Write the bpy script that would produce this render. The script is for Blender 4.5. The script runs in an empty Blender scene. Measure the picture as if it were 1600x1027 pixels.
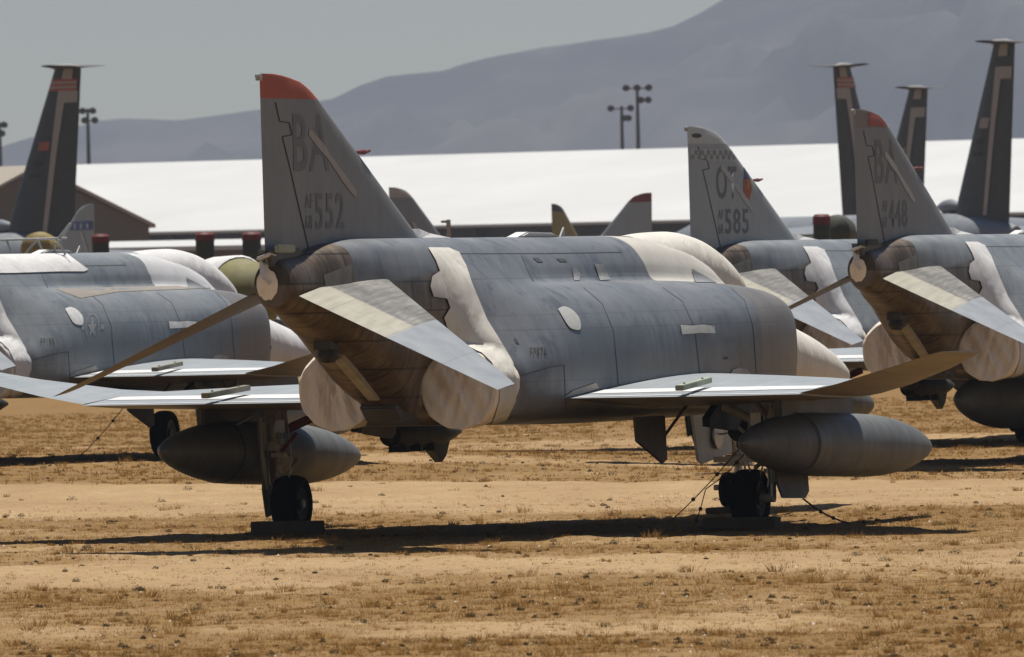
import bpy, bmesh, math, random
import numpy as np
from mathutils import Vector, Matrix
from mathutils.bvhtree import BVHTree
PI = math.pi
random.seed(7); rng = np.random.default_rng(7)
scene = bpy.context.scene
COL = scene.collection

# ------------------------------------------------------------------ mesh helpers
class MB:
    def __init__(s): s.v = []; s.f = []; s.mi = []
    def add(s, vs, fs, mi=0):
        b = len(s.v); s.v += [tuple(p) for p in vs]
        for f in fs: s.f.append(tuple(b+i for i in f)); s.mi.append(mi)
    def grid(s, rows, mi=0, closed=False):
        n = len(rows[0]); vs = [p for r in rows for p in r]; fs = []
        for i in range(len(rows)-1):
            for j in range(n if closed else n-1):
                k = (j+1) % n
                fs.append((i*n+j, i*n+k, (i+1)*n+k, (i+1)*n+j))
        s.add(vs, fs, mi)
    def box(s, c, d, rot=None, mi=0):
        vs = []
        for z in (-.5, .5):
            for x, y in ((-.5, -.5), (.5, -.5), (.5, .5), (-.5, .5)):
                p = Vector((x*d[0], y*d[1], z*d[2]))
                if rot: p = rot @ p
                vs.append(p+Vector(c))
        s.add(vs, [(3, 2, 1, 0), (4, 5, 6, 7), (0, 1, 5, 4), (1, 2, 6, 5), (2, 3, 7, 6), (3, 0, 4, 7)], mi)
    def tube(s, pts, r, n=10, mi=0, cap=True):
        pts = [Vector(p) for p in pts]; rows = []
        rs = r if isinstance(r, (list, tuple)) else [r]*len(pts)
        t0 = (pts[1]-pts[0]).normalized()
        up = Vector((0, 0, 1)) if abs(t0.z) < .9 else Vector((1, 0, 0))
        for i, p in enumerate(pts):
            t = (pts[min(i+1, len(pts)-1)]-pts[max(i-1, 0)]).normalized()
            a = t.cross(up).normalized(); b = t.cross(a)
            rows.append([p+rs[i]*(math.cos(q*2*PI/n)*a+math.sin(q*2*PI/n)*b) for q in range(n)])
        s.grid(rows, mi, True)
        if cap:
            b0 = len(s.v)
            s.add(rows[0], [tuple(range(n))[::-1]], mi); s.add(rows[-1], [tuple(range(n))], mi)
    def lathe(s, o, ax, prof, n=28, mi=0):
        o = Vector(o); ax = Vector(ax).normalized()
        up = Vector((0, 0, 1)) if abs(ax.z) < .9 else Vector((1, 0, 0))
        a = ax.cross(up).normalized(); b = ax.cross(a)
        rows = [[o+ax*h+r*(math.cos(q*2*PI/n)*a+math.sin(q*2*PI/n)*b) for q in range(n)] for h, r in prof]
        if isinstance(mi, list):
            for i in range(len(rows)-1): s.grid(rows[i:i+2], mi[i], True)
        else: s.grid(rows, mi, True)
    def prism(s, poly, off, mi=0):
        off = Vector(off); n = len(poly); vs = [Vector(p) for p in poly]; vs += [p+off for p in vs]
        fs = [tuple(range(n))[::-1], tuple(range(n, 2*n))]+[(i, (i+1) % n, n+(i+1) % n, n+i) for i in range(n)]
        s.add(vs, fs, mi)
    def build(s, name, mats, parent=None, smooth=False, angle=None, bevel=0, kind=None):
        me = bpy.data.meshes.new(name); me.from_pydata(s.v, [], s.f); me.update()
        if not isinstance(mats, (list, tuple)): mats = [mats]
        for m in mats: me.materials.append(m)
        me.polygons.foreach_set('material_index', s.mi)
        bm = bmesh.new(); bm.from_mesh(me)
        bmesh.ops.remove_doubles(bm, verts=bm.verts, dist=1e-5)
        bmesh.ops.recalc_face_normals(bm, faces=bm.faces)
        if bevel: bmesh.ops.bevel(bm, geom=bm.edges[:], offset=bevel, segments=2, affect='EDGES', clamp_overlap=True)
        bm.to_mesh(me); bm.free()
        if smooth:
            me.polygons.foreach_set('use_smooth', [True]*len(me.polygons))
            if angle: me.set_sharp_from_angle(angle=math.radians(angle))
        o = bpy.data.objects.new(name, me); COL.objects.link(o)
        if parent: o.parent = parent
        if kind: o['kind'] = kind
        return o

def tag(o, label=None, cat=None, group=None, kind=None):
    if label: o['label'] = label
    if cat: o['category'] = cat
    if group: o['group'] = group
    if kind: o['kind'] = kind
    return o
def empty(name, loc=(0, 0, 0), rz=0):
    o = bpy.data.objects.new(name, None); COL.objects.link(o); o.location = loc; o.rotation_euler = (0, 0, rz)
    o.empty_display_size = .1
    return o
def kids(o): return [c for c in bpy.data.objects if c.parent == o]
def copy_tree(o, parent=None, keep=None):
    c = o.copy(); COL.objects.link(c); c.parent = parent
    for ch in kids(o):
        if keep is None or ch.name.split('.')[0] in keep: copy_tree(ch, c, keep)
    return c

# ------------------------------------------------------------------ materials
ALB = .70
class NT:
    def __init__(s, name):
        s.m = bpy.data.materials.new(name); s.m.use_nodes = True; s.t = s.m.node_tree; s.n = s.t.nodes
        s.b = s.n['Principled BSDF']; s.obj = s.n.new('ShaderNodeTexCoord').outputs['Object']
    def link(s, a, b): s.t.links.new(a, b)
    def val(s, sock, x):
        if hasattr(x, 'node'): s.link(x, sock)
        elif isinstance(x, (tuple, list)) and len(x) == 3 and sock.type == 'RGBA': sock.default_value = (*x, 1)
        else: sock.default_value = x
    def map(s, scale, loc=(0, 0, 0), rot=(0, 0, 0), src=None):
        n = s.n.new('ShaderNodeMapping'); n.inputs['Scale'].default_value = scale; n.inputs['Location'].default_value = loc
        n.inputs['Rotation'].default_value = rot; s.link(src or s.obj, n.inputs['Vector']); return n.outputs[0]
    def noise(s, scale, detail=4, rough=.55, vec=None, dist=0):
        n = s.n.new('ShaderNodeTexNoise'); n.inputs['Scale'].default_value = scale; n.inputs['Detail'].default_value = detail
        n.inputs['Roughness'].default_value = rough; n.inputs['Distortion'].default_value = dist
        s.link(vec or s.obj, n.inputs['Vector']); return n.outputs['Fac']
    def ramp(s, f, stops):
        n = s.n.new('ShaderNodeValToRGB'); e = n.color_ramp.elements
        while len(e) < len(stops): e.new(.5)
        for k, (p, c) in zip(e, stops):
            k.position = p; k.color = (*c, 1) if isinstance(c, (tuple, list)) else (c, c, c, 1)
        s.link(f, n.inputs[0]); return n.outputs[0]
    def mix(s, f, a, b, mode='MIX'):
        n = s.n.new('ShaderNodeMix'); n.data_type = 'RGBA'; n.blend_type = mode
        s.val(n.inputs[0], f); s.val(n.inputs[6], a); s.val(n.inputs[7], b); return n.outputs[2]
    def math(s, op, a, b=0, clamp=False):
        n = s.n.new('ShaderNodeMath'); n.operation = op; n.use_clamp = clamp
        s.val(n.inputs[0], a); s.val(n.inputs[1], b); return n.outputs[0]
    def step(s, x, lo, hi):
        n = s.n.new('ShaderNodeMapRange'); n.interpolation_type = 'SMOOTHSTEP'
        s.val(n.inputs[0], x); s.val(n.inputs[1], lo); s.val(n.inputs[2], hi); return n.outputs[0]
    def sep(s, v=None):
        n = s.n.new('ShaderNodeSeparateXYZ'); s.link(v or s.obj, n.inputs[0]); return n.outputs
    def bump(s, h, strength, dist=.02):
        n = s.n.new('ShaderNodeBump'); n.inputs['Strength'].default_value = strength; n.inputs['Distance'].default_value = dist
        s.link(h, n.inputs['Height']); s.link(n.outputs[0], s.b.inputs['Normal'])
    def brick(s, vec, bw, bh, mortar, off=.5):
        n = s.n.new('ShaderNodeTexBrick'); n.offset = off; s.link(vec, n.inputs['Vector'])
        n.inputs['Scale'].default_value = 1; n.inputs['Mortar Size'].default_value = mortar
        n.inputs['Mortar Smooth'].default_value = .3
        n.inputs['Brick Width'].default_value = bw; n.inputs['Row Height'].default_value = bh
        return n.outputs['Fac']
    def done(s, col, rough=.6, metal=0, spec=None, alb=None):
        ALB = alb or globals()['ALB']
        c = s.mix(1.0, col, (ALB, ALB, ALB), 'MULTIPLY'); s.link(c, s.b.inputs['Base Color']); s.val(s.b.inputs['Roughness'], rough); s.val(s.b.inputs['Metallic'], metal)
        if spec is not None: s.b.inputs['Specular IOR Level'].default_value = spec
        return s.m

def mul(c, k): return tuple(x*k for x in c)
def paint(name, c, var=.25, rough=.55, panels=False, scale=2.2, metal=0, streak=.5, spec=None, bump=.15):
    t = NT(name)
    n1 = t.noise(scale, 5); n2 = t.noise(5, 4, .6, t.map((1.5, 1.5, .18)))
    f = t.mix(streak, n1, n2)
    col = t.ramp(f, [(.28, mul(c, 1-var)), (.5, c), (.72, mul(c, 1+var*.8))])
    g = t.noise(38, 3); col = t.mix(t.step(g, .62, .74), col, mul(c, .75))
    if panels:
        x, y, z = t.sep()
        cmb = t.n.new('ShaderNodeCombineXYZ'); t.link(x, cmb.inputs[0]); t.link(z, cmb.inputs[1])
        b = t.brick(cmb.outputs[0], 1.35, .47, .006)
        col = t.mix(t.math('MULTIPLY', b, .38), col, mul(c, .3))
    t.bump(t.noise(1.6, 3), bump, .03)
    return t.done(col, t.ramp(n1, [(.3, max(0, rough-.1)), (.7, min(1, rough+.12))]), metal, spec)

def cloth(name, c, dirt=.25, fold=.35, alb=None):
    t = NT(name)
    n1 = t.noise(1.7, 4); w = t.noise(2.4, 3, .5, t.map((1.1, 1.1, .45)), 1.2); fine = t.noise(60, 2)
    col = t.ramp(n1, [(.3, mul(c, 1-dirt)), (.65, c)])
    col = t.mix(t.step(t.noise(6, 5, .65, t.map((1, 1, .35))), .56, .75), col, mul(c, 1-dirt*1.3))
    t.bump(t.mix(.03, w, fine), fold, .12)
    return t.done(col, .85, alb=alb)

M = {}
def make_fuselage_mat(name, c, cd, seal=(.70, .66, .58), seal_w=.05):
    t = NT(name); x, y, z = t.sep()
    n1 = t.noise(.9, 5); n2 = t.noise(4, 5, .6, t.map((1.6, 1.6, .14))); n3 = t.noise(2.5, 6, .65)
    f = t.mix(.5, n1, n2)
    col = t.ramp(f, [(.3, mul(c, .72)), (.5, c), (.7, mul(c, 1.22))])
    # darker blotches and pale rubbed streaks of the old paint
    col = t.mix(t.math('MULTIPLY', t.step(n3, .52, .66), .62), col, cd)
    pale = t.noise(3.2, 4, .6, t.map((2.2, 2.2, .2), (5, 3, 1)))
    col = t.mix(t.math('MULTIPLY', t.step(pale, .6, .74), .3), col, mul(c, 1.7))
    zone = t.math('MULTIPLY', t.math('MULTIPLY', t.step(x, 7.8, 8.2), t.step(x, 9.3, 9.0)), t.math('MULTIPLY', t.step(z, 1.75, 1.95), t.step(z, 2.42, 2.3)))
    col = t.mix(t.math('MULTIPLY', zone, t.math('MULTIPLY', t.step(t.noise(5, 4, .6, t.map((2.5, 1, .3), (2, 0, 0))), .5, .6), .5)), col, mul(c, 1.7))
    # old dark disruptive paint along the sides, deepened to paint in side shading
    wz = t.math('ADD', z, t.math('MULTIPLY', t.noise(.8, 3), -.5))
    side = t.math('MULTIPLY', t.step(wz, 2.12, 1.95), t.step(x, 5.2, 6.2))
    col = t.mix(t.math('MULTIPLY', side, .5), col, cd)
    # front intake panels in a brownish grey
    col = t.mix(t.step(x, 11.93, 11.96), col, t.ramp(f, [(.3, (.15, .135, .12)), (.7, (.24, .22, .2))]))
    cmb = t.n.new('ShaderNodeCombineXYZ'); t.link(x, cmb.inputs[0]); t.link(z, cmb.inputs[1])
    b = t.brick(cmb.outputs[0], 1.62, .56, .005, .38)
    b2 = t.brick(t.map((1, 1, 1), (.4, .2, 0), (0, 0, 0), cmb.outputs[0]), .7, 1.3, .004, .3)
    col = t.mix(t.math('MULTIPLY', b, .42), col, mul(cd, .45))
    col = t.mix(t.math('MULTIPLY', b2, .35), col, mul(cd, .5))
    # spray seal over the cockpit sills and the front of the spine
    edge = t.math('ADD', t.math('MULTIPLY', t.math('POWER', t.math('MAXIMUM', t.math('SUBTRACT', 3.2, z), 0), 1.6), .85), 10.24)
    edge = t.math('ADD', edge, t.math('MULTIPLY', t.noise(3, 2), seal_w))
    sm = t.math('MULTIPLY', t.step(t.math('SUBTRACT', x, edge), 0, .02), t.math('MULTIPLY', t.step(t.math('ABSOLUTE', y), .625, .61), t.step(z, 2.5, 2.52)))
    col = t.mix(sm, col, t.ramp(t.noise(3, 3), [(.3, mul(seal, .9)), (.6, seal)]))
    # bare heat-stained metal of the boom under the tailplanes
    lim = t.math('ADD', t.math('MULTIPLY', x, .1), 2.55)
    low = t.math('MULTIPLY', t.step(t.math('SUBTRACT', z, lim), .04, -.04), t.step(x, 4.1, 4.0))
    aft = t.step(x, 1.44, 1.40)
    mask = t.math('MAXIMUM', low, aft)
    hm = t.noise(2.2, 6, .6, t.map((1, 1, .5))); hs = t.noise(14, 3, .6, t.map((1.5, .3, .1)))
    brown = t.ramp(t.mix(.35, hm, hs), [(.3, (.03, .022, .016)), (.48, (.14, .10, .066)), (.62, (.25, .205, .155)), (.78, (.38, .34, .28))])
    b3 = t.brick(cmb.outputs[0], .42, .31, .012, .4)
    brown = t.mix(t.math('MULTIPLY', b3, .7), brown, (.02, .018, .015))
    col = t.mix(mask, col, brown)
    t.bump(t.noise(1.3, 4), .25, .03)
    ro = t.ramp(n1, [(.3, .34), (.7, .55)])
    m = t.done(col, ro, t.math('MULTIPLY', mask, .35), .4)
    return m

def make_tailplane_mat():
    t = NT('tailplane_paint'); x, y, z = t.sep(); ay = t.math('ABSOLUTE', y)
    n = t.noise(3, 5)
    outer = t.ramp(n, [(.3, (.27, .29, .31)), (.7, (.36, .38, .40))])
    tan = t.ramp(t.noise(5, 4, .5, t.map((.4, 3, 1))), [(.3, (.40, .37, .29)), (.7, (.52, .49, .40))])
    st = t.mix(.5, t.noise(5, 5, .7, t.map((.5, 5, 1), (0, 0, 0), (0, 0, .25))), t.noise(2, 3))
    dark = t.ramp(st, [(.38, (.14, .13, .12)), (.5, (.22, .21, .19)), (.62, (.36, .34, .30))])
    inner = t.mix(t.step(x, .78, .86), tan, dark)
    col = t.mix(t.step(ay, 1.26, 1.29), inner, outer)
    cmb = t.n.new('ShaderNodeCombineXYZ'); t.link(x, cmb.inputs[0]); t.link(y, cmb.inputs[1])
    b = t.brick(cmb.outputs[0], .75, .63, .006)
    col = t.mix(t.math('MULTIPLY', b, .3), col, (.08, .08, .08))
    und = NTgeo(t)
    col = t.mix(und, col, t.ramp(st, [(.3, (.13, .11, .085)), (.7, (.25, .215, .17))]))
    t.bump(n, .1, .02)
    return t.done(col, .5, 0, .4)
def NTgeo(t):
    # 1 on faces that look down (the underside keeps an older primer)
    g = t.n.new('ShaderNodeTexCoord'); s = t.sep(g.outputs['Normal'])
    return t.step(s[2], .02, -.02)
def make_wing_mat():
    t = NT('wing_paint')
    n = t.noise(1.6, 5); s = t.noise(3, 5, .6, t.map((.25, 2, 1)))
    col = t.ramp(t.mix(.5, n, s), [(.32, (.26, .285, .30)), (.7, (.38, .405, .42))])
    x, y, z = t.sep()
    cmb = t.n.new('ShaderNodeCombineXYZ'); t.link(y, cmb.inputs[0]); t.link(x, cmb.inputs[1])
    b = t.brick(cmb.outputs[0], 1.1, .8, .008)
    col = t.mix(t.math('MULTIPLY', b, .4), col, (.1, .1, .1))
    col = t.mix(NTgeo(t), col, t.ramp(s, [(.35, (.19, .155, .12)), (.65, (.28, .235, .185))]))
    return t.done(col, .5, 0, .4)

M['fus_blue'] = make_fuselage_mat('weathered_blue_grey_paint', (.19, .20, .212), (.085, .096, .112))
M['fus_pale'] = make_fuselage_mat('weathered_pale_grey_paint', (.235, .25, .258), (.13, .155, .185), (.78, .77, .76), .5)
M['fin'] = paint('fin_grey_paint', (.235, .24, .243), .2, .6, False, 1.2)
M['fin_pale'] = paint('fin_pale_grey_paint', (.37, .39, .395), .15, .6, False, 1.2)
M['red'] = paint('fin_cap_red_paint', (.44, .075, .022), .3, .6)
M['red_worn'] = paint('worn_red_paint', (.36, .055, .025), .5, .6)
M['cap_grey'] = paint('fin_cap_bare_paint', (.22, .19, .165), .4, .6)
M['cap_white'] = paint('fin_cap_white_paint', (.52, .52, .50), .15, .5)
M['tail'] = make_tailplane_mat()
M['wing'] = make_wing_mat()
M['shade_tan_cover'] = cloth('shade_tan_seal', (.80, .70, .575), .18, .8, .97)  # pale seal with the tan of shade and ground bounce put into its colour
M['cream_cover'] = cloth('cream_spray_seal', (.80, .76, .68), .14, .35)
M['white_cover'] = cloth('white_spray_seal', (.78, .77, .76), .12, .35)
M['patch'] = cloth('seal_patch_paint', (.56, .56, .53), .2, .1)
M['patch_dim'] = cloth('seal_patch_dim', (.30, .31, .32), .2, .1)
M['patch_tan'] = cloth('seal_patch_tan', (.50, .45, .40), .2, .1)
M['letter'] = paint('faded_dark_lettering', (.165, .165, .17), .2, .7)
M['letter_soft'] = paint('faded_soft_lettering', (.175, .175, .18), .25, .7)
M['stencil'] = paint('olive_stencil', (.07, .065, .04), .2, .7)
M['gap'] = paint('dark_gap', (.03, .028, .025), .2, .8)
M['line'] = paint('panel_joint', (.07, .075, .08), .2, .8)
M['tank'] = paint('drop_tank_paint', (.125, .13, .126), .4, .6, False, 1.8, streak=.7)
M['tank2'] = paint('drop_tank_old_paint', (.145, .15, .145), .35, .55, False, 1.5, streak=.7)
M['pylon'] = paint('pylon_paint', (.085, .085, .08), .35, .6)
M['gear'] = paint('gear_leg_paint', (.42, .38, .31), .45, .5)
M['gear_door'] = paint('gear_door_paint', (.17, .135, .10), .35, .6)
M['door_pale'] = paint('gear_door_pale_paint', (.36, .38, .39), .15, .5)
M['redpart'] = paint('red_lock_paint', (.17, .022, .016), .3, .6)
M['rubber'] = paint('tyre_rubber', (.009, .009, .009), .3, .95, spec=.1)
M['rim'] = paint('wheel_rim_paint', (.03, .027, .024), .3, .6)
M['dark'] = paint('dark_metal', (.03, .028, .026), .3, .6)
M['boom_patch'] = paint('rusty_boom_panel', (.27, .255, .20), .5, .6, False, 5)
M['gear_door2'] = paint('old_tan_paint', (.27, .23, .19), .15, .6)
M['black'] = paint('sooty_black', (.018, .018, .018), .3, .7)
M['bare'] = paint('bare_metal', (.42, .41, .39), .2, .4, metal=.6)
M['beige_box'] = paint('pale_olive_plastic', (.34, .35, .25), .1, .6)
M['wood'] = paint('weathered_timber', (.09, .062, .036), .4, .85, False, 6)
M['green_wood'] = paint('green_painted_timber', (.34, .38, .28), .3, .8, False, 6)
M['grey_wood'] = paint('grey_timber', (.27, .255, .20), .35, .85, False, 6)
M['olive'] = paint('olive_paint', (.20, .18, .055), .3, .7)
M['olive_green'] = paint('olive_green_paint', (.05, .055, .03), .3, .7)
M['chain'] = paint('rusty_chain', (.05, .04, .03), .3, .7)

# ------------------------------------------------------------------ the fighter jet
# local axes of a jet: x = metres forward of the tail cone, y = port, z = height.
def L(u, v, w): return (u, -v, w)
SI, CO = .3387, .9409
EA = Vector((SI, -CO, 0)); ED = Vector((CO, SI, 0))       # across / into the oblique elevation the markings are laid out on

def hermite(us, P, q):
    """monotone cubic through stations"""
    us = np.array(us, float); P = np.array(P, float)
    h = np.diff(us); d = np.diff(P, axis=0)/h.reshape(-1, *([1]*(P.ndim-1)))
    m = np.zeros_like(P); m[0] = d[0]; m[-1] = d[-1]
    a, b = d[:-1], d[1:]
    hm = np.where(a*b > 0, 2*a*b/np.where(np.abs(a+b) < 1e-9, 1, a+b), 0); m[1:-1] = hm
    out = []
    for x in q:
        i = min(max(np.searchsorted(us, x)-1, 0), len(h)-1); t = (x-us[i])/h[i]
        out.append((2*t**3-3*t*t+1)*P[i]+(t**3-2*t*t+t)*h[i]*m[i]+(-2*t**3+3*t*t)*P[i+1]+(t**3-t*t)*h[i]*m[i+1])
    return out
def catmull(P, k):
    P = [np.array(p, float) for p in P]; out = []
    for i in range(len(P)-1):
        a = P[i-1] if i else P[i]*1; b, c = P[i], P[i+1]; d = P[i+2] if i+2 < len(P) else P[i+1]
        for j in range(k):
            t = j/k
            out.append(.5*((2*b)+(-a+c)*t+(2*a-5*b+4*c-d)*t*t+(-a+3*b-3*c+d)*t**3))
    out.append(P[-1]); return out
def ell(hw, zc, hz, n=13): return [(hw*math.sin(PI*i/(n-1)), zc+hz*math.cos(PI*i/(n-1))) for i in range(n)]

SECT = {
 0.0: ell(.20, 2.79, .245),
 0.10: ell(.235, 2.785, .275),
 0.5: ell(.28, 2.76, .33),
 1.0: [(0, 3.17), (.10, 3.165), (.21, 3.13), (.29, 3.05), (.33, 2.95), (.345, 2.84), (.35, 2.73), (.345, 2.62), (.33, 2.51), (.29, 2.41), (.2, 2.33), (.1, 2.29), (0, 2.28)],
 1.5: [(0, 3.22), (.15, 3.215), (.29, 3.17), (.37, 3.07), (.40, 2.93), (.41, 2.80), (.41, 2.65), (.40, 2.48), (.38, 2.38), (.33, 2.28), (.24, 2.2), (.11, 2.15), (0, 2.15)],
 2.0: [(0, 3.25), (.2, 3.245), (.36, 3.18), (.43, 3.05), (.46, 2.9), (.47, 2.75), (.47, 2.55), (.45, 2.35), (.43, 2.22), (.38, 2.1), (.27, 2.02), (.12, 1.98), (0, 1.98)],
 2.5: [(0, 3.255), (.21, 3.25), (.385, 3.175), (.46, 3.03), (.50, 2.88), (.52, 2.72), (.53, 2.52), (.51, 2.31), (.48, 2.12), (.43, 1.94), (.32, 1.82), (.15, 1.76), (0, 1.75)],
 3.0: [(0, 3.255), (.22, 3.25), (.40, 3.17), (.49, 3.02), (.54, 2.85), (.57, 2.68), (.58, 2.48), (.56, 2.25), (.52, 2.0), (.45, 1.78), (.34, 1.62), (.18, 1.52), (0, 1.51)],
 3.7: [(0, 3.256), (.22, 3.25), (.41, 3.16), (.53, 3.0), (.61, 2.8), (.66, 2.6), (.67, 2.4), (.62, 2.2), (.47, 2.02), (.3, 1.8), (.24, 1.5), (.2, 1.3), (0, 1.27)],
 4.2: [(0, 3.256), (.22, 3.24), (.41, 3.13), (.55, 2.96), (.67, 2.78), (.76, 2.56), (.86, 2.34), (1.04, 2.08), (1.19, 1.86), (1.22, 1.62), (1.10, 1.34), (.6, 1.235), (0, 1.235)],
 5.2: [(0, 3.256), (.22, 3.24), (.42, 3.13), (.58, 2.95), (.74, 2.77), (.92, 2.62), (1.08, 2.44), (1.22, 2.2), (1.31, 1.95), (1.31, 1.65), (1.2, 1.34), (.6, 1.22), (0, 1.22)],
 6.5: [(0, 3.256), (.22, 3.24), (.43, 3.13), (.58, 2.94), (.68, 2.775), (.90, 2.70), (1.13, 2.55), (1.3, 2.3), (1.375, 2.0), (1.38, 1.65), (1.28, 1.32), (.6, 1.2), (0, 1.2)],
 8.5: [(0, 3.256), (.22, 3.235), (.42, 3.13), (.54, 2.95), (.61, 2.765), (.86, 2.715), (1.12, 2.57), (1.31, 2.31), (1.385, 2.0), (1.385, 1.65), (1.3, 1.3), (.6, 1.18), (0, 1.18)],
 10.3: [(0, 3.256), (.22, 3.235), (.41, 3.13), (.52, 2.95), (.585, 2.755), (.84, 2.71), (1.1, 2.60), (1.31, 2.37), (1.39, 2.05), (1.385, 1.65), (1.3, 1.3), (.6, 1.18), (0, 1.18)],
 12.2: [(0, 3.2), (.2, 3.15), (.38, 3.05), (.49, 2.9), (.58, 2.72), (.83, 2.685), (1.09, 2.60), (1.31, 2.41), (1.39, 2.1), (1.385, 1.65), (1.3, 1.32), (.6, 1.2), (0, 1.2)],
 13.0: [(0, 3.0), (.2, 2.98), (.38, 2.9), (.49, 2.78), (.58, 2.66), (.83, 2.645), (1.10, 2.57), (1.31, 2.41), (1.385, 2.12), (1.375, 1.65), (1.29, 1.35), (.6, 1.24), (0, 1.24)],
 13.25: [(0, 2.9), (.2, 2.88), (.38, 2.8), (.49, 2.7), (.58, 2.63), (.82, 2.615), (1.08, 2.55), (1.285, 2.395), (1.365, 2.12), (1.355, 1.65), (1.27, 1.38), (.6, 1.27), (0, 1.27)],
}
def loft_half(sect, qs, k=4):
    us = sorted(sect); P = [sect[u] for u in us]
    rows = []
    for u, p in zip(qs, hermite(us, P, qs)):
        c = catmull(list(p), k)
        right = [L(u, a[0], a[1]) for a in c]; left = [L(u, -a[0], a[1]) for a in c[-2:0:-1]]
        rows.append(right+left)
    return rows

BV = {}
def bvh_of(*objs):
    vs = []; fs = []
    for o in objs:
        b = len(vs); vs += [v.co.copy() for v in o.data.vertices]; fs += [tuple(b+i for i in p.vertices) for p in o.data.polygons]
    return BVHTree.FromPolygons(vs, fs)
def lay(bm, tree, off=.006, ea=EA, ed=ED, cell=.07, miss=None):
    """wrap a flat bmesh drawn in (a, w) onto a surface of the jet, along the viewing-plane normal"""
    if cell:
        xs = [v.co.x for v in bm.verts]; ys = [v.co.y for v in bm.verts]
        for ax, lo, hi in ((0, min(xs), max(xs)), (1, min(ys), max(ys))):
            k = math.floor(lo/cell)+1
            while k*cell < hi:
                co = [0, 0, 0]; co[ax] = k*cell; no = [0, 0, 0]; no[ax] = 1
                bmesh.ops.bisect_plane(bm, geom=bm.verts[:]+bm.edges[:]+bm.faces[:], plane_co=co, plane_no=no, dist=1e-5)
                k += 1
    bad = []
    for v in bm.verts:
        o = ea*v.co.x+Vector((0, 0, v.co.y))-ed*40
        h, n, i, d = tree.ray_cast(o, ed)
        if h is None: bad.append(v); continue
        if n.dot(ed) > 0: n = -n
        v.co = h+n*off
    bmesh.ops.delete(bm, geom=bad, context='VERTS')
def poly_bm(polys):
    bm = bmesh.new()
    for p in polys:
        f = bm.faces.new([bm.verts.new((a, w, 0)) for a, w in p])
    bmesh.ops.triangulate(bm, faces=bm.faces[:])
    return bm
def bm_obj(bm, name, mat, parent, smooth=True):
    me = bpy.data.meshes.new(name); bmesh.ops.recalc_face_normals(bm, faces=bm.faces[:])
    # outward: all decal faces look against ED
    bm.to_mesh(me); bm.free(); me.materials.append(mat)
    if smooth: me.polygons.foreach_set('use_smooth', [True]*len(me.polygons))
    o = bpy.data.objects.new(name, me); COL.objects.link(o); o.parent = parent
    return o
def decal(name, polys, mat, parent, tree, off=.006, cell=.07, label=None, smoothp=False, **kw):
    if not isinstance(polys[0][0], (tuple, list)): polys = [polys]
    if smoothp: polys = [[tuple(q) for q in catmull(p+[p[0]], 4)[:-1]] for p in polys]
    bm = poly_bm(polys); lay(bm, tree, off, cell=cell, **kw); o = bm_obj(bm, name, mat, parent)
    if label: o['label'] = label
    return o
def strip_poly(pts, w):
    """non overlapping quads along a polyline"""
    n = len(pts); lft = []; rgt = []
    for i, p in enumerate(pts):
        a = Vector(pts[max(i-1, 0)]); b = Vector(pts[min(i+1, n-1)]); d = (b-a).normalized(); nn = Vector((-d.y, d.x))
        lft.append((p[0]+nn.x*w/2, p[1]+nn.y*w/2)); rgt.append((p[0]-nn.x*w/2, p[1]-nn.y*w/2))
    return [[rgt[i], rgt[i+1], lft[i+1], lft[i]] for i in range(n-1)]
def text_bm(txt, a0, a1, w0, w1, bold=.02):
    """lettering as flat polygons filling the box a0..a1 x w0..w1"""
    cu = bpy.data.curves.new('lettering', 'FONT'); cu.body = txt; cu.size = 1; cu.offset = bold; cu.resolution_u = 3
    cu.space_character = 1.12
    o = bpy.data.objects.new('lettering', cu); COL.objects.link(o)
    dg = bpy.context.evaluated_depsgraph_get(); me = bpy.data.meshes.new_from_object(o.evaluated_get(dg))
    bpy.data.objects.remove(o); bpy.data.curves.remove(cu)
    bm = bmesh.new(); bm.from_mesh(me); bpy.data.meshes.remove(me)
    xs = [v.co.x for v in bm.verts]; ys = [v.co.y for v in bm.verts]
    x0, x1, y0, y1 = min(xs), max(xs), min(ys), max(ys)
    for v in bm.verts:
        v.co = ((v.co.x-x0)/(x1-x0)*(a1-a0)+a0, (v.co.y-y0)/(y1-y0)*(w1-w0)+w0, 0)
    return bm
def lettering(txt, box, mat, parent, tree, cell=0, bold=.02, off=.005, label=None, shear=0):
    bm = text_bm(txt, *box, bold)
    if shear:
        for v in bm.verts: v.co.y += (v.co.x-box[0])*shear
    lay(bm, tree, off, cell=cell); o = bm_obj(bm, 'lettering', mat, parent, False)
    if label: o['label'] = label
    return o

def naca(x, t): return 5*t*(.2969*math.sqrt(x)-.126*x-.3516*x*x+.2843*x**3-.1036*x**4)
def foil_rows(secs, n=18):
    """secs: (v, uLE, uTE, zLE, zTE, thickness ratio)"""
    rows = []
    for v, ul, ut, zl, zt, th in secs:
        xs = [.5*(1-math.cos(PI*i/n)) for i in range(n+1)]
        top = [L(ul+(ut-ul)*x, v, zl+(zt-zl)*x+naca(x, th)*(ul-ut)) for x in xs]
        bot = [L(ul+(ut-ul)*x, v, zl+(zt-zl)*x-naca(x, th)*(ul-ut)) for x in xs]
        rows.append(top[::-1]+bot[1:])
    return rows
def foil(name, secs, mat, parent):
    m = MB(); rows = foil_rows(secs); m.grid(rows)
    for r in (rows[0], rows[-1]): m.add(r, [tuple(range(len(r)))])
    o = m.build(name, mat, parent, True, 40); return o

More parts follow.
